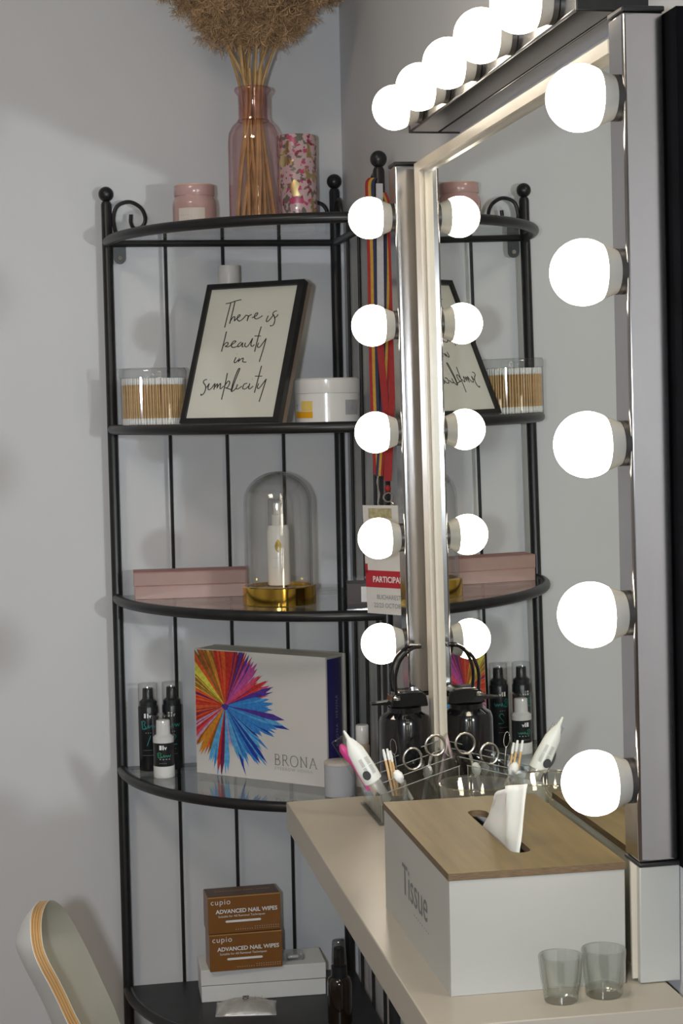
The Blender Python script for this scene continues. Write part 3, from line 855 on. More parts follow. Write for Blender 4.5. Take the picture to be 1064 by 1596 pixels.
FMB = face_matrix((0.1468, -0.0006, 0.0258), (1, 0, 0), (0, 0, 1))
sc_ = 0.0158
for ch in 'BRONA':
    stro, adv = gly[ch]
    for stx in stro:
        pts = [Vector(((xx + a) * sc_ * 1.09, b * sc_, 0)) for a, b in stx]
        pts = spline(pts, 5) if len(pts) > 2 else pts
        heavy = 0.0014 if (len(stx) > 2 or abs(stx[0][1] - stx[1][1]) > 0.6) else 0.0008
        ribbon2d(bm, pts, heavy, FMB)
    xx += adv + 0.08
bm.build('lettering', M_greyprint, bx, smooth=0)
lettering([('EYEBROW HENNA', 0.0070, 0, 0, {'space': 1.25})], mat('pale_grey_print', (0.40, 0.39, 0.38), 0.5, vary=0.03, scale=40), bx, face_matrix((0.1470, -0.0006, 0.0180), (1, 0, 0), (0, 0, 1)), 'tagline')

M_frost = mat('frosted_plastic', (0.62, 0.63, 0.67), 0.2, trans=0.35, vary=0.02, scale=40)
M_ring = mat('beige_rim', (0.55, 0.50, 0.45), 0.4, vary=0.05, scale=40)
cy = thing('frosted_jar', 'frosted translucent jar with pale rim before the ivory box', 'jar', (0.4265, 2.491, T3))
MB().lathe([(0.0205, 0), (0.0215, 0.001), (0.0215, 0.046)], 40).build('jar', M_frost, cy)
MB().lathe([(0.0212, 0.046), (0.0218, 0.0465), (0.0218, 0.0500), (0.0205, 0.0508)], 40).build('lid', M_ring, cy)
bj = thing('small_beige_bottle', 'small beige bottle with white cap at the right end of the fourth shelf', 'bottle', (0.4715, 2.545, T3))
MB().lathe([(0.0100, 0), (0.0107, 0.001), (0.0107, 0.060), (0.009, 0.064)], 24).build('bottle_body', mat('beige_plastic', (0.50, 0.42, 0.34), 0.4, vary=0.05, scale=40), bj)
MB().lathe([(0.0095, 0.064), (0.0098, 0.065), (0.0098, 0.090), (0.009, 0.0915)], 24).build('cap', M_jar, bj)

# ------------------------------------------------------------------ bottom plate
T4 = SH[4] + GT
M_wbox = mat('white_card_box', (0.66, 0.66, 0.64), 0.45, vary=0.02, scale=30)
M_seam = mat('box_seam', (0.25, 0.25, 0.25), 0.6, vary=0.1, scale=30)
wb = thing('white_carton', 'flat white two-part carton on the bottom plate', 'box', (0.236, 2.680, T4), (0, 0, R(-1.5)))
MB().box(0, 0.194, 0, 0.078, 0, 0.0250).build('base_half', M_wbox, wb, bevel=0.0008)
MB().box(0.0008, 0.1932, 0.0006, 0.0774, 0.0250, 0.0262).build('seam', M_seam, wb, smooth=0)
MB().box(-0.0006, 0.1946, -0.0006, 0.0786, 0.0262, 0.0505).build('lid_half', M_wbox, wb, bevel=0.0008)
M_brown = mat('copper_brown_card', (0.21, 0.085, 0.018), 0.3, coat=0.2, vary=0.05, scale=30)
M_browntop = mat('dark_brown_card', (0.10, 0.045, 0.018), 0.4, vary=0.08, scale=30)
M_copper = mat('copper_edge', (0.50, 0.26, 0.08), 0.35, vary=0.05, scale=30)
def wipes(label, z, dx, dy, rz):
    t = thing('nail_wipes_box', label, 'box', (0.2490 + dx, 2.668 + dy, z), (0, 0, rz), 'brown nail wipes boxes')
    MB().box(0, 0.113, 0, 0.052, 0, 0.0575).build('carton', M_brown, t, bevel=0.0006)
    MB().box(0.0012, 0.1118, 0.0012, 0.0508, 0.0575, 0.0580).build('top_panel', M_browntop, t, smooth=0)
    MB().box(0, 0.113, -0.0002, 0.0002, 0.0562, 0.0576).build('copper_edge', M_copper, t, smooth=0)
    F = face_matrix((0, -0.0005, 0), (1, 0, 0), (0, 0, 1))
    lettering([('cupio', 0.0125, 0.004, 0.0455, {'shear': 0.0, 'space': 1.15}), ('ADVANCED NAIL WIPES', 0.0088, 0.012, 0.0315, {'bold': 0.00022}), ('Suitable for All Removal Techniques', 0.0050, 0.0155, 0.0252, {}),
               ('- - - - - - - -', 0.0060, 0.042, 0.0040, {}), ('- - - - - - - - - - -', 0.0060, 0.072, 0.0068, {}), ('- - - - - - - - - - -', 0.0060, 0.072, 0.0036, {})], M_whiteprint, t, F)
    MB().prism([(0.028, 0.0168), (0.081, 0.0168), (0.0825, 0.0185), (0.081, 0.0202), (0.028, 0.0202), (0.0265, 0.0185)], -0.0002, 0.0002,
               M=F).build('white_stripe', M_whiteprint, t, smooth=0)
    if z > T4 + 0.08:
        lettering([('ADVANCED NAIL WIPES', 0.0080, 0.014, 0.020, {})], M_copper, t, face_matrix((0, 0.006, 0.0583), (1, 0, 0), (0, 1, 0)), 'top_lettering')
wipes('copper brown carton of nail wipes directly on the white carton', T4 + 0.0506, 0, 0, R(1.5))
wipes('copper brown carton of nail wipes on top of the stack', T4 + 0.0506 + 0.0585, -0.001, 0.001, R(2.2))
# clear packet on the white carton
pk = thing('clear_packet', 'small clear plastic packet on the white carton beside the brown boxes', 'packet', (0.366, 2.690, T4 + 0.0508))
MB().prism([(0, 0), (0.034, 0.002), (0.036, 0.030), (0.002, 0.034)], 0, 0.010).build('pouch', M_clear, pk, bevel=0.003)
MB().box(0.008, 0.026, 0.008, 0.026, 0.002, 0.007).build('contents', M_greywhite, pk, bevel=0.002)
# foil sachet
M_foil = mat('silver_sachet', (0.50, 0.49, 0.47), 0.3, 0.3, vary=0.15, scale=70, bump=0.5)
sa = thing('sachet', 'crinkled silver sachet lying in front of the white carton', 'sachet', (0.250, 2.612, T4), (0, 0, R(-8)))
mb = MB()
nx, ny = 18, 12
def sz(i, j):
    u, v = i / nx, j / ny
    puff = 0.016 * (math.sin(PI * u) ** 0.6) * (math.sin(PI * v) ** 0.8)
    return puff + 0.0012 * math.sin(i * 1.7 + j) * math.sin(j * 2.1) * (0 < i < nx and 0 < j < ny)
vs = [(0.092 * i / nx, 0.062 * j / ny, 0.0012 + sz(i, j)) for j in range(ny + 1) for i in range(nx + 1)] + [(0.092 * i / nx, 0.062 * j / ny, 0.0) for j in range(ny + 1) for i in range(nx + 1)]
N1 = (nx + 1) * (ny + 1)
fs = []
for j in range(ny):
    for i in range(nx):
        k = j * (nx + 1) + i
        fs += [(k, k + 1, k + nx + 2, k + nx + 1), (N1 + k, N1 + k + nx + 1, N1 + k + nx + 2, N1 + k + 1)]
for i in range(nx):
    k = i
    fs.append((k, N1 + k, N1 + k + 1, k + 1))
    k = ny * (nx + 1) + i
    fs.append((k, k + 1, N1 + k + 1, N1 + k))
for j in range(ny):
    k = j * (nx + 1)
    fs.append((k, k + nx + 1, N1 + k + nx + 1, N1 + k))
    k += nx
    fs.append((k, N1 + k, N1 + k + nx + 1, k + nx + 1))
mb.add(vs, fs).build('pouch', M_foil, sa, smooth=60)
lettering([('OB', 0.013, 0, 0, {'bold': 0.0003}), ('- - - -', 0.008, -0.002, -0.012, {}), ('- - - -', 0.008, -0.002, -0.022, {})], M_print, sa, face_matrix((0.050, 0.016, 0.0200), (0, 1, 0.0), (-1, 0, 0)))
# amber spray bottle
M_amber = mat('dark_amber_glass', (0.012, 0.006, 0.004), 0.12, coat=0.5, vary=0.2, scale=30)
ab = thing('amber_spray_bottle', 'dark amber spray bottle with clear cap beside the white carton', 'spray bottle', (0.4295, 2.545, T4))
MB().lathe([(0.0170, 0), (0.0183, 0.0015), (0.0183, 0.060), (0.0165, 0.067), (0.0125, 0.0705)], 32).build('bottle_body', M_amber, ab)
MB().lathe([(0.0120, 0.0705), (0.0120, 0.0865), (0.0085, 0.088), (0.0075, 0.113), (0.0065, 0.114)], 24).build('spray_nozzle', M_bblack, ab)
MB().lathe([(0.0115, 0.088), (0.0098, 0.122), (0.0090, 0.1245), (1e-4, 0.125)], 24, caps=False).build('clear_cap', glassmat('smoky_cap', (0.55, 0.55, 0.56), 0.08, 0.06), ab)

# ------------------------------------------------------------------ lanyards and badge on the right post
M_lred = mat('red_ribbon', (0.26, 0.012, 0.012), 0.7, vary=0.1, scale=200)
M_lyel = mat('yellow_ribbon', (0.42, 0.24, 0.03), 0.7, vary=0.1, scale=200)
M_lblu = mat('navy_ribbon', (0.018, 0.022, 0.06), 0.7, vary=0.1, scale=200)
M_hook = mat('nickel_hook', (0.45, 0.42, 0.38), 0.25, 1.0, vary=0.1, scale=60)
def strand(pts, w, cols, parent, names, tw=None):
    """ribbon of side-by-side stripes; pts are (px, py, depth)"""
    P = spline([at(*p) for p in pts], 6)
    n = len(P)
    k = len(cols)
    for c in range(k):
        mb = MB()
        vs = []
        for i in range(n):
            t = i / (n - 1)
            ang = tw(t) if tw else 0.0
            side = Vector((math.cos(ang), -math.sin(ang), 0))
            for e in (c / k - 0.5, (c + 1) / k - 0.5):
                q = P[i] + side * (w * e)
                vs += [q + Vector((0, -0.0004, 0)), q + Vector((0, 0.0004, 0))]
        fs = []
        for i in range(n - 1):
            a, b = 4 * i, 4 * i + 4
            fs += [(a, a + 2, b + 2, b), (a + 1, b + 1, b + 3, a + 3), (a, b, b + 1, a + 1), (a + 2, a + 3, b + 3, b + 2)]
        o = mb.add(vs, fs).build(names[c], cols[c], parent, smooth=40)
tri = [M_lred, M_lyel, M_lblu]
trn = ['red_stripe', 'yellow_stripe', 'navy_stripe']
la = thing('lanyard', 'red, yellow and navy striped lanyard hanging from the right rack post', 'lanyard')
strand([(581, 277, 2.418), (576, 285, 2.416), (576, 310, 2.413), (579, 400, 2.410), (581, 520, 2.408), (584, 640, 2.406), (589, 740, 2.403)], 0.0125, tri, la, trn)
strand([(596, 300, 2.411), (603, 325, 2.409), (605, 400, 2.408), (603, 520, 2.405), (599, 620, 2.403), (591, 742, 2.401)], 0.0105, tri[::-1], la, trn[::-1])
hk = MB().tube(spline([at(590, 740, 2.402), at(588, 752, 2.402), at(591, 768, 2.402), at(589, 785, 2.402)], 5), 0.0016, 8).build('hook', M_hook, la)
lb2 = thing('red_lanyard', 'plain red lanyard with metal hook holding the badge', 'lanyard')
strand([(591, 286, 2.4045), (592, 370, 2.4040), (593, 470, 2.4025), (594, 520, 2.4015)], 0.0095, [mat('pale_ribbon', (0.40, 0.39, 0.42), 0.6, vary=0.05, scale=200)], lb2, ['pale_strap'])
strand([(590, 500, 2.4000), (594, 560, 2.399), (600, 630, 2.398), (604, 700, 2.396), (603, 748, 2.394)], 0.0095, [M_lred], lb2, ['strap'])
strand([(606, 330, 2.4005), (611, 420, 2.401), (612, 560, 2.399), (609, 660, 2.396), (605, 750, 2.394)], 0.0090, [M_lred], lb2, ['strap'])
def ring(c, r, t, n=18, tilt=0.0):
    return MB().tube([c + Vector((r * math.cos(2 * PI * i / n), r * math.sin(2 * PI * i / n) * math.sin(tilt), r * math.sin(2 * PI * i / n) * math.cos(tilt))) for i in range(n)], t, 6, closed=True)
hc = at(604, 757, 2.393)
MB().lathe([(0.0045 * math.sin(PI * i / 8) + 1e-5, 0.0055 * -math.cos(PI * i / 8)) for i in range(9)], 14, hc + Vector((0, 0, -0.004)), caps=False).build('red_bead', M_lred, lb2)
hk2 = ring(hc + Vector((0.000, 0, -0.016)), 0.0062, 0.0013).build('hook', M_hook, lb2)
ring(hc + Vector((0.002, 0, -0.028)), 0.0070, 0.0012, tilt=0.7).build('clip', M_hook, hk2)
# badge card
M_badge = mat('badge_card', (0.62, 0.60, 0.57), 0.35, vary=0.02, scale=40)
M_bred = mat('badge_red', (0.42, 0.018, 0.03), 0.4, vary=0.05, scale=40)
bg = bpy.data.objects.new('badge', None)
col.objects.link(bg)
bg.empty_display_size = 0.02
bd_r = Vector((0.041, -0.066, 0.004)).normalized()
bg.matrix_world = Matrix.Translation((0.4555, 2.398, H - 0.2880)) @ face_matrix((0, 0, 0), bd_r, (0, 0, 1))
tag(bg, 'white event badge with red band reading PARTICIPANT below the lanyards', 'badge')
MB().box(0, 0.072, 0, 0.150, -0.0012, 0).build('card', M_badge, bg, smooth=0)
MB().box(0.000, 0.072, 0.0365, 0.0600, 0, 0.0003).box(0.0, 0.005, 0.056, 0.069, 0, 0.0003).build('red_band', M_bred, bg, smooth=0)
MB().box(0.012, 0.06, 0.132, 0.146, 0, 0.0003).build('crest_print', mat('olive_print', (0.40, 0.36, 0.20), 0.5, vary=0.3, scale=120), bg, smooth=0)
lettering([('PARTICIPANT', 0.0115, 0.0150, 0.0440, {'bold': 0.0002})], M_whiteprint, bg, Matrix.Translation((0, 0, 0.0006)))
for body_, px_, py_ in (('BUCHAREST', 0.0215, 0.0205), ('22/23 OCTOBER', 0.0150, 0.0090), ('- - - - - -', 0.0160, 0.0790), ('- - - - - - -', 0.0300, 0.0870)):
    lettering([(body_, 0.0090, px_, py_, {})], M_greyprint, bg, Matrix.Translation((0, 0, 0.0006)), 'date_lettering')

# ------------------------------------------------------------------ things on the ledge
# tissue box
M_lid = mat('plywood_lid', (0.168, 0.119, 0.044), 0.45, spec=0.35, vary=0.14, scale=9, stretch=(14, 1.2, 1))
M_lidedge = mat('plywood_edge', (0.13, 0.085, 0.045), 0.6, vary=0.35, scale=30, stretch=(4, 4, 60))
tb = thing('tissue_box', 'white box with plywood lid and the word Tissue', 'tissue box', (0.3105 * LK, 1.320 * LK, LZ))
LX, LY, LH = 0.147, 0.262, 0.0935
t_ = 0.005
MB().box(0.0008, LX - 0.0008, 0.0008, 0.0008 + t_, 0, LH).build('end_panel', M_white, tb, bevel=0.0005)
MB().box(0.0008, LX - 0.0008, LY - 0.0008 - t_, LY - 0.0008, 0, LH).build('end_panel', M_white, tb, bevel=0.0005)
sp_ = MB().box(0.0008, 0.0008 + t_, 0.0008 + t_, LY - 0.0008 - t_, 0, LH).build('side_panel', M_white, tb, smooth=0)
MB().box(LX - 0.0008 - t_, LX - 0.0008, 0.0008 + t_, LY - 0.0008 - t_, 0, LH).build('side_panel', M_white, tb, smooth=0)
MB().box(0.006, LX - 0.006, 0.006, LY - 0.006, 0, 0.004).build('bottom_panel', M_white, tb, smooth=0)
# lid with a long rounded slot
sx0, sx1, sy0, sy1, rr = 0.0660, 0.0840, 0.050, 0.208, 0.009
slot = [( (sx0 + sx1) / 2 + rr * math.cos(a), sy1 - rr + rr * math.sin(a)) for a in [PI * i / 10 for i in range(11)]] + \
       [((sx0 + sx1) / 2 + rr * math.cos(a), sy0 + rr + rr * math.sin(a)) for a in [PI + PI * i / 10 for i in range(11)]]
outl = []
for (x, y) in slot:
    cxs, cys = (sx0 + sx1) / 2, (sy0 + sy1) / 2
    dx, dy = x - cxs, y - cys
    k = min((LX / 2) / abs(dx) if abs(dx) > 1e-6 else 1e9, (LY / 2) / abs(dy) if abs(dy) > 1e-6 else 1e9)
    outl.append((min(LX, max(0, cxs + dx * k)), min(LY, max(0, cys + dy * k))))
lidmb = MB()
n = len(slot)
# lid as four boards around the slot keeps its edges straight
zl0, zl1 = LH, LH + 0.0060
def lidring():
    vs, fs, ms = [], [], []
    corners = [(LX, LY), (0, LY), (0, 0), (LX, 0)]
    top_o = [Vector((*c, zl1)) for c in corners]
    vs = [(x, y, zl1) for x, y in slot] + [(x, y, zl0) for x, y in slot] + [(*c, zl1) for c in corners] + [(*c, zl0) for c in corners]
    N = n
    def tri(a, b, c, m):
        fs.append((a, b, c)); ms.append(m)
    for z, off, flip in ((0, 0, False), (1, N, True)):
        cb = 2 * N + 4 * z
        groups = [(0, 5, 0), (5, 10, 1), (11, 16, 2), (16, 21, 3)]
        for a, b, c in groups:
            for i in range(a, b):
                tri(off + i, cb + c, off + i + 1, 0)
        tri(off + 5, cb + 0, cb + 1, 0); tri(off + 10, cb + 1, cb + 2, 0); tri(off + 10, cb + 2, off + 11, 0)
        tri(off + 16, cb + 2, cb + 3, 0); tri(off + 21, cb + 3, cb + 0, 0); tri(off + 21, cb + 0, off + 0, 0)
    for i in range(N):
        j = (i + 1) % N
        fs.append((i, j, N + j, N + i)); ms.append(1)
    for i in range(4):
        j = (i + 1) % 4
        fs.append((2 * N + i, 2 * N + 4 + i, 2 * N + 4 + j, 2 * N + j)); ms.append(1)
    return vs, fs, ms
vs, fs, ms = lidring()
lidmb.v, lidmb.f, lidmb.m = vs, fs, ms
lido = lidmb.build('plywood_lid', [M_lid, M_lidedge], tb, smooth=0)
import bmesh
bmx = bmesh.new(); bmx.from_mesh(lido.data); bmesh.ops.recalc_face_normals(bmx, faces=bmx.faces); bmx.to_mesh(lido.data); bmx.free()
# lettering on the left side: reads from the far end to the near end
lettering([('Tissue', 0.0400, 0, 0, {'space': 1.0})], mat('soft_grey_print', (0.16, 0.16, 0.165), 0.6, vary=0.1, scale=60), sp_, face_matrix((0.0005, 0.183, 0.0360), (0, -1, 0), (0, 0, 1)))
lettering([('- - - - - - - -', 0.0130, 0, 0, {})], M_greyprint, sp_, face_matrix((0.0005, 0.135, 0.0255), (0, -1, 0), (0, 0, 1)), 'small_print')
# tissue
M_tissue = mat('tissue_paper', (0.78, 0.75, 0.70), 0.9, vary=0.02, scale=60, subsurf=0.2)
ts = MB()
nu, nv_ = 16, 12
rows = []
for j in range(nv_ + 1):
    v = j / nv_
    row = []
    for i in range(nu + 1):
        u = i / nu                                    # 0 far end of the slot, 1 near end
        yb = 0.190 - 0.130 * u
        yt = 0.100 - 0.046 * u
        y = yb + (yt - yb) * v ** 0.9
        zt_ = 0.040 + 0.022 * u ** 0.5
        z = LH - 0.010 + (zt_ + 0.010) * v
        fold = (0.007 * math.sin(u * 9 + 3.6 + 0.8 * v) * (0.35 + 0.65 * v) + 0.003 * math.sin(u * 21 + 3 * v) * v) * min(1.0, 0.35 + 1.3 * u)
        x = 0.0725 + fold * (0.6 if v < 0.3 else 1.0) - 0.004 * v * (1 - u) + 0.006 * v * u
        row.append((min(max(x, 0.0665), 0.0835) if v < 0.35 else x, y, z))
    rows.append(row)
vs = [p for r_ in rows for p in r_]
fs = [(j * (nu + 1) + i, j * (nu + 1) + i + 1, (j + 1) * (nu + 1) + i + 1, (j + 1) * (nu + 1) + i) for j in range(nv_) for i in range(nu)]
to = ts.add(vs, fs).build('tissue', M_tissue, None, (0.3105 * LK, 1.320 * LK, LZ), smooth=60)
so = to.modifiers.new('thickness', 'SOLIDIFY'); so.thickness = 0.0008
tag(to, 'crumpled white paper tissue sticking out of the box lid', 'tissue')

# two small glasses
M_votive = glassmat('votive_glass', (0.965, 0.975, 0.965), 0.02, 0.09, edge=(0.45, 0.48, 0.45))
M_votbase = glassmat('votive_base_glass', (0.88, 0.91, 0.87), 0.05, 0.24, edge=(0.5, 0.53, 0.5))
def votive(label, x, y, facets, r0, r1, h, tw):
    t = thing('votive_glass', label, 'glass', (x * LK, y * LK, LZ), (0, 0, tw), 'small votive glasses')
    nn = facets * 4
    fl = lambda i, z: (0.0 if z > h * 0.86 else -0.03 * (1 - abs(((i % 4) - 2) / 2.0)))
    MB().lathe([(r0 + 0.0004, 0.007), (r1 - 0.001, h * 0.55), (r1, h - 0.001), (r1 - 0.0006, h), (r1 - 0.0024, h - 0.0008), (r1 - 0.0040, h * 0.5), (r0 - 0.0022, 0.0085)],
               nn, flute=fl, caps=False).build('glass_wall', M_votive, t, smooth=25)
    MB().lathe([(r0 - 0.001, 0.0), (r0, 0.0012), (r0 + 0.0003, 0.0068), (r0 - 0.003, 0.0078), (1e-4, 0.0072)], nn, flute=fl).build('thick_base', M_votbase, t, smooth=25)
votive('small faceted votive glass at the left on the ledge front', 0.3920, 1.2935, 10, 0.0138, 0.0176, 0.0365, 0.2)
votive('small rounder votive glass at the right next to the white board', 0.4285, 1.2985, 16, 0.0150, 0.0178, 0.0375, 0.0)

# shiny bowl behind the tissue box
M_silver = mat('brushed_silver', (0.80, 0.79, 0.77), 0.3, 0.85, vary=0.05, scale=30)
M_bowl = glassmat('shiny_clear_plastic', (0.86, 0.85, 0.80), 0.06, 0.16)
bw = thing('clear_bowl', 'shiny clear plastic bowl on the ledge behind the tissue box', 'bowl', (0.4260 * LK, 1.690 * LK, LZ))
MB().lathe([(0.022, 0), (0.024, 0.002), (0.034, 0.055), (0.0355, 0.0855), (0.0350, 0.0870), (0.0335, 0.0860), (0.030, 0.070), (0.018, 0.060), (1e-4, 0.058)], 56).build('bowl_body', M_bowl, bw, smooth=50)
MB().tube([(0.0353 * math.cos(2 * PI * i / 48), 0.0353 * math.sin(2 * PI * i / 48), 0.0868) for i in range(48)], 0.0012, 8, closed=True).build('rim', M_bowl, bw)

# acrylic organiser
og = thing('acrylic_organiser', 'clear acrylic organiser with sloped dividers holding tools', 'organiser', (0.3695 * LK, 1.889 * LK, LZ))
OW, OD = 0.092, 0.108
def slope(y, name='divider', h0=0.034, h1=0.066):
    MB().add([(x, yy, z) for yy in (y, y + 0.002) for x, z in ((0, 0.002), (OW, 0.002), (OW, h1), (0, h0))],
             [(0, 1, 2, 3), (7, 6, 5, 4), (0, 4, 5, 1), (1, 5, 6, 2), (2, 6, 7, 3), (3, 7, 4, 0)]).build(name, M_clear, og, smooth=0)
M_edge = mat('acrylic_edge', (0.42, 0.42, 0.40), 0.25, trans=0.5, vary=0.05, scale=60)
for k in range(4):
    MB().tube([(0, k * (OD - 0.002) / 3 + 0.001, 0.0342 + 0.003 * k), (OW, k * (OD - 0.002) / 3 + 0.001, 0.0622 + 0.003 * k)], 0.00055, 6).build('polished_edge', M_edge, og)
    slope(k * (OD - 0.002) / 3, 'end_panel' if k in (0, 3) else 'divider', 0.034 + 0.003 * k, 0.062 + 0.003 * k)
for xe in (0.001, OW - 0.001):
    MB().tube([(xe, 0.001, 0.002), (xe, 0.001, 0.034 if xe < 0.01 else 0.062)], 0.00055, 6).build('polished_edge', M_edge, og)
MB().box(-0.003, OW + 0.002, -0.003, OD + 0.003, 0, 0.002).build('base_plate', M_clear, og, smooth=0)
MB().box(0, 0.002, 0.002, OD - 0.002, 0.002, 0.034).build('side_panel', M_clear, og, smooth=0)
MB().box(OW - 0.002, OW, 0.002, OD - 0.002, 0.002, 0.064).build('side_panel', M_clear, og, smooth=0)
MB().box(0.030, 0.032, 0.002, OD - 0.002, 0.002, 0.046).build('divider', M_clear, og, smooth=0)
MB().box(0.060, 0.062, 0.002, OD - 0.002, 0.002, 0.056).build('divider', M_clear, og, smooth=0)

def along(p0, p1):
    """matrix whose z axis runs from p0 to p1, origin at p0"""
    d = (Vector(p1) - Vector(p0)).normalized()
    yv = Vector((0, 1, 0))
    xv = yv.cross(d).normalized()
    yv = d.cross(xv)
    p = Vector(p0)
    return Matrix(((xv.x, yv.x, d.x, p.x), (xv.y, yv.y, d.y, p.y), (xv.z, yv.z, d.z, p.z), (0, 0, 0, 1)))
def empty_m(name, M, label, cat, group=None):
    o = bpy.data.objects.new(name, None)
    col.objects.link(o)
    o.empty_display_size = 0.02
    o.matrix_world = M
    return tag(o, label, cat, group)
# squeeze tube, nozzle up, silver cap down in the organiser
M_tube = mat('white_tube', (0.72, 0.72, 0.68), 0.35, vary=0.02, scale=40)
tA, tB = at(601, 1250, (1.927) * LK), at(535.5, 1139, (1.927) * LK)
L = (tB - tA).length
tu = empty_m('squeeze_tube', along(tA, tB), 'white squeeze tube with silver cap leaning out of the organiser', 'tube')
MB().lathe([(0.0078, 0.0), (0.0082, 0.001), (0.0082, 0.0295)], 24).build('silver_cap', M_silver, tu)
mb = MB()
prof = [(0.0295, 0.0108, 0.0095), (0.031, 0.0112, 0.0098), (0.045, 0.0112, 0.0085), (0.070, 0.0098, 0.0055), (0.083, 0.0048, 0.0038), (0.0865, 0.0026, 0.0024), (L, 0.0012, 0.0012)]
nn = 24
vs = [(rx * math.cos(2 * PI * i / nn), ry * math.sin(2 * PI * i / nn), z) for z, rx, ry in prof for i in range(nn)]
fs = [(k * nn + i, k * nn + (i + 1) % nn, (k + 1) * nn + (i + 1) % nn, (k + 1) * nn + i) for k in range(len(prof) - 1) for i in range(nn)]
fs += [tuple(range(nn))[::-1], tuple(range((len(prof) - 1) * nn, len(prof) * nn))]
mb.add(vs, fs).build('tube_body', M_tube, tu, smooth=50)
Mt = face_matrix((0.0, -0.0105, 0.033), (0, 0, 1), (-1, 0, 0))
lettering([('|||||| |||||||||', 0.0044, 0.010, 0.001, {}), ('|||||||||| ||||||||', 0.0044, 0.006, -0.0065, {})], M_print, tu, Mt)
MB().add([(-0.004 + 0.0046 * math.cos(t), -0.0103, 0.041 + 0.0056 * math.sin(t)) for t in [2 * PI * i / 20 for i in range(20)]], [tuple(range(20))]).build('round_emblem', M_print, tu, smooth=0)
# pink brush in a clear sleeve
M_pinkb = mat('pink_plastic', (0.62, 0.06, 0.25), 0.35, vary=0.1, scale=60)
pA, pB = at(585, 1247, (1.955) * LK), at(525, 1152, (1.955) * LK)
pL = (pB - pA).length
pb = empty_m('pink_brush', along(pA, pB), 'pink brush in a clear sleeve behind the white tube', 'brush')
MB().box(-0.0075, 0.0075, -0.002, 0.002, 0.0, pL).build('clear_sleeve', M_clear, pb, bevel=0.001)
MB().lathe([(0.0022, 0.014), (0.0026, 0.030), (0.0022, 0.055), (0.0018, pL - 0.035)], 12).build('handle', M_pinkb, pb)
MB().lathe([(0.0020, pL - 0.035), (0.0048, pL - 0.026), (0.0052, pL - 0.014), (0.0020, pL - 0.008)], 14).build('brush_head', M_pinkb, pb)
# wooden sticks
for k, (p0, p1) in enumerate((((613, 1240), (597, 1168)), ((618, 1240), (603, 1167)), ((622, 1240), (607.5, 1170)))):
    a, b = at(*p0, (1.935 + 0.003 * k) * LK), at(*p1, (1.935 + 0.003 * k) * LK)
    o = empty_m('wooden_stick', along(a, b), 'thin wooden stick with white tip in the organiser bundle', 'stick', 'wooden sticks in the organiser')
    ll = (b - a).length
    MB().lathe([(0.0015, 0), (0.0015, ll - 0.012)], 8).build('shaft', M_bamboo, o)
    MB().lathe([(0.0016, ll - 0.013), (0.0019, ll - 0.007), (0.0012, ll)], 8).build('cotton_tip', M_cotton, o)
# cotton buds
for k, (p0, p1, yy, lab_) in enumerate((((642, 1246), (619, 1207), 1.925, 'thick cotton bud with white head leaning left in the organiser'), ((660, 1246), (667, 1200), 1.945, 'cotton bud with white head below the scissors'))):
    a, b = at(*p0, (yy) * LK), at(*p1, (yy) * LK)
    o = empty_m('cotton_bud', along(a, b), lab_, 'cotton bud', 'cotton buds in the organiser')
    ll = (b - a).length
    MB().lathe([(0.0022, 0), (0.0022, ll - 0.008)], 8).build('shaft', M_white, o)
    MB().lathe([(0.0022, ll - 0.011), (0.0052, ll - 0.006), (0.0056, ll - 0.001), (0.0035, ll + 0.004), (0.0005, ll + 0.0055)], 14).build('cotton_head', M_cotton, o)
# wire loop tool
a, b = at(624, 1240, (1.95) * LK), at(611, 1152, (1.95) * LK)
lt = empty_m('wire_threader', along(a, b), 'thin wire loop tool beside the wooden sticks', 'tool')
ll = (b - a).length
MB().tube([(0, 0, 0), (0, 0, ll - 0.018)], 0.0008, 6).build('shaft', M_hook, lt)
MB().tube([(0.0035 * math.sin(t), 0, ll - 0.009 - 0.009 * math.cos(t)) for t in [2 * PI * i / 20 for i in range(20)]], 0.0004, 6, closed=True).build('loop', M_hook, lt)
# pencil-like plastic stick
a, b = at(676, 1245, (1.965) * LK), at(699, 1139, (1.965) * LK)
a = at(683, 1225, (1.965) * LK)
ps_ = empty_m('spatula', along(a, b), 'slim pinkish plastic spatula standing right of the scissors', 'spatula')
MB().box(-0.0016, 0.0016, -0.001, 0.001, 0, (b - a).length).build('blade', mat('rose_plastic', (0.50, 0.36, 0.36), 0.4, vary=0.05, scale=40), ps_, bevel=0.0005)
# scissors, tips down
M_steel = mat('scissor_steel', (0.62, 0.58, 0.52), 0.25, 1.0, vary=0.05, scale=60)
scs = empty_m('nail_scissors', Matrix.Identity(4), 'small steel scissors with ring handles up in the organiser', 'scissors')
ys = 1.948
for nm, cpx, rpx, tip, k in (('handle_ring', (643, 1183), (14.5, 17.0), (684, 1243), 0), ('handle_ring', (678, 1162), (15.5, 16.5), (680, 1240), 1)):
    y_ = ys + 0.003 * k
    c = at(*cpx, (y_) * LK)
    rx, rz = rpx[0] * 0.000733, rpx[1] * 0.000733
    rg = MB().tube([c + Vector((rx * math.cos(t), 0, rz * math.sin(t))) for t in [2 * PI * i / 28 for i in range(28)]], 0.0015, 8, closed=True).build('ring_handle', M_steel, scs)
    st = at(cpx[0] + (12 if k == 0 else -6), cpx[1] + (11 if k == 0 else 15), y_ * LK)
    mid = at(668, 1207, (y_) * LK)
    bl = MB().tube(spline([st, mid, at(*tip, (y_) * LK)], 6), [0.0022] * 7 + [0.0024 - 0.0016 * q / 5 for q in range(6)], 8, flat=0.5).build('blade', M_steel, scs)
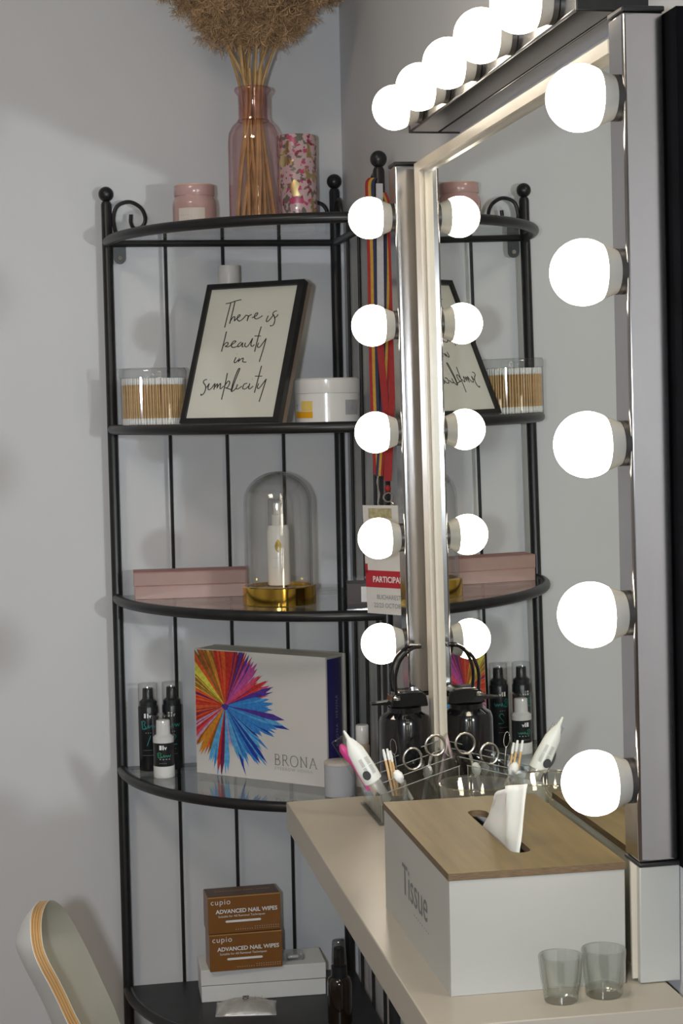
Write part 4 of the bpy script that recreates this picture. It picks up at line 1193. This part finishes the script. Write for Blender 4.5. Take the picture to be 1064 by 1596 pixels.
sr = MB().lathe([(0.0022, -0.002), (0.0022, 0.004)], 10, at(668, 1207, (ys - 0.002) * LK), M=Matrix.Rotation(PI / 2, 4, 'X')).build('pivot_screw', M_steel, scs)
# black pump jar with bail handle
M_gloss = mat('gloss_black', (0.006, 0.006, 0.007), 0.12, coat=0.6, vary=0.2, scale=30)
pj = thing('black_pump_jar', 'glossy black jar with lever lid and arched handle at the far ledge end', 'jar', (0.4330, 2.0555, LZ))
MB().lathe([(0.029, 0), (0.031, 0.0015), (0.031, 0.092), (0.029, 0.0985), (0.022, 0.1025), (0.020, 0.104)], 48).build('jar', M_gloss, pj)
MB().lathe([(0.0205, 0.104), (0.0205, 0.110), (0.012, 0.111)], 32).build('collar', M_gloss, pj)
hd = MB().prism([(-0.020, 0.0), (-0.017, 0.014), (-0.010, 0.0185), (0.018, 0.0195), (0.024, 0.014), (0.0265, 0.0)], -0.016, 0.016,
                M=Matrix.Translation((0, 0, 0.111)) @ Matrix.Rotation(PI / 2, 4, 'X')).build('lever_head', M_gloss, pj, bevel=0.002)
MB().prism([(-0.019, 0.004), (-0.041, 0.0045), (-0.041, 0.0065), (-0.016, 0.0095)], -0.006, 0.006, M=Matrix.Translation((0, 0, 0.109)) @ Matrix.Rotation(PI / 2, 4, 'X')).build('lever', M_gloss, hd, bevel=0.0006)
for sy in (-1, 1):
    MB().lathe([(0.0045, -0.001), (0.0045, 0.002), (0.003, 0.003)], 14, (-0.012, sy * 0.0165, 0.1215)).build('pivot', M_hook, hd)
    arcp = spline([(-0.012, sy * 0.014, 0.124), (-0.013, sy * 0.014, 0.148), (-0.006, sy * 0.013, 0.168), (0.008, sy * 0.009, 0.180), (0.021, sy * 0.004, 0.1815)], 6)
    MB().tube(arcp, 0.0021, 8).build('bail_handle', M_gloss, pj)
MB().tube([(0.0212, -0.006, 0.1815), (0.0212, 0.006, 0.1815)], 0.0024, 8).build('bail_grip', M_gloss, pj)

# ------------------------------------------------------------------ shell chair at the lower left
M_shell = mat('cream_laminate', (0.46, 0.455, 0.39), 0.4, vary=0.02, scale=12)
M_shellout = mat('white_laminate_back', (0.70, 0.72, 0.72), 0.3, vary=0.02, scale=12)
M_plyA = mat('ply_light', (0.44, 0.26, 0.10), 0.5, vary=0.15, scale=40, stretch=(1, 1, 0.2))
M_plyB = mat('ply_dark', (0.20, 0.10, 0.04), 0.5, vary=0.2, scale=40, stretch=(1, 1, 0.2))
ch = thing('shell_chair', 'moulded plywood shell chair with cream face at the lower left', 'chair')
nearpx = [((79.6, 1400.7), 1.965), ((70, 1413), 1.915), ((64.7, 1438), 1.88), ((67.2, 1473), 1.86), ((76.5, 1498), 1.852), ((91, 1525), 1.85), ((105.5, 1554), 1.85), ((126, 1596), 1.85)]
farpx = [((79.6, 1400.7), 1.965), ((95, 1411), 2.00), ((107.5, 1427.5), 2.03), ((124, 1456.5), 2.06), ((140.6, 1489.6), 2.08), ((157, 1525), 2.095), ((176, 1566), 2.11), ((188, 1596), 2.115)]
near = [at(*p, y) for p, y in nearpx] + [Vector(v) + Vector((0, 0, H)) for v in ((0.065, 1.85, -0.70), (0.105, 1.848, -0.765), (0.17, 1.845, -0.80), (0.28, 1.842, -0.808), (0.43, 1.845, -0.800))]
far = [at(*p, y) for p, y in farpx] + [Vector(v) + Vector((0, 0, H)) for v in ((0.100, 2.12, -0.765), (0.135, 2.123, -0.792), (0.19, 2.126, -0.806), (0.29, 2.128, -0.81), (0.43, 2.125, -0.800))]
near, far = spline(near, 4)[1:], spline(far, 4)[1:]
nr, ns = len(near), 14
def shell_pt(i, s):
    a, b = near[i], far[i]
    p = a.lerp(b, s)
    w = (b - a).length
    back = max(0.0, min(1.0, 1 - (i - 30) / 14.0))
    bul = 0.036 * min(1.0, (w / 0.21) ** 2) * 4 * s * (1 - s)
    return p + Vector((-bul * back, 0, -bul * 0.5 * (1 - back)))
grid = [[shell_pt(i, s / ns) for s in range(ns + 1)] for i in range(nr)]
def nrm(i, s):
    a = grid[min(nr - 1, i + 1)][s] - grid[max(0, i - 1)][s]
    b = grid[i][min(ns, s + 1)] - grid[i][max(0, s - 1)]
    n_ = a.cross(b)
    if n_.length < 1e-9:
        return Vector((-1, 0, 0.1)).normalized()
    n_.normalize()
    return -n_ if n_.dot(Vector((-1, 0, -0.7))) < 0 else n_
nm_ = [[nrm(i, s) for s in range(ns + 1)] for i in range(nr)]
for i in range(nr):
    k = max(0.0, min(1.0, (i - 2) / 14.0))
    nm_[i] = [Vector((-1, 0, -0.03)).lerp(v, k).normalized() for v in nm_[i]]
def layer(d0, d1, name, m):
    mb = MB()
    vs = [grid[i][s] + nm_[i][s] * d0 for i in range(nr) for s in range(ns + 1)] + [grid[i][s] + nm_[i][s] * d1 for i in range(nr) for s in range(ns + 1)]
    q = (ns + 1)
    NB = nr * q
    fs = []
    for i in range(nr - 1):
        for s in range(ns):
            k = i * q + s
            fs += [(k, k + 1, k + q + 1, k + q), (NB + k, NB + k + q, NB + k + q + 1, NB + k + 1)]
        fs += [(i * q, i * q + q, NB + i * q + q, NB + i * q), (i * q + ns, NB + i * q + ns, NB + i * q + q + ns, i * q + q + ns)]
    for s in range(ns):
        fs += [(s, NB + s, NB + s + 1, s + 1)]
        k = (nr - 1) * q + s
        fs += [(k, k + 1, NB + k + 1, NB + k)]
    return mb.add(vs, fs).build(name, m, ch, smooth=45)
TH = 0.0125
layer(0.0, 0.0009, 'seat_face', M_shell)
cuts = [0.0009, 0.0037, 0.0043, 0.0065, 0.0071, 0.0093, 0.0099, 0.0116]
for k in range(len(cuts) - 1):
    layer(cuts[k], cuts[k + 1], 'plywood_layer', M_plyA if k % 2 == 0 else M_plyB)
layer(0.0116, 0.0121, 'back_face', M_shellout)
for (x0, y0, x1, y1) in ((0.16, 1.90, 0.10, 1.85), (0.16, 2.07, 0.10, 2.13), (0.38, 1.90, 0.43, 1.86), (0.38, 2.07, 0.43, 2.11)):
    MB().tube([(x0, y0, H - 0.832), (x1, y1, 0.0)], [0.013, 0.009], 12).build('leg', M_plyA, ch)
MB().box(0.15, 0.39, 1.97, 2.0, H - 0.842, H - 0.826).box(0.15, 0.17, 1.89, 2.08, H - 0.842, H - 0.826).box(0.37, 0.39, 1.89, 2.08, H - 0.842, H - 0.826).build('underframe', M_plyA, ch, smooth=0)
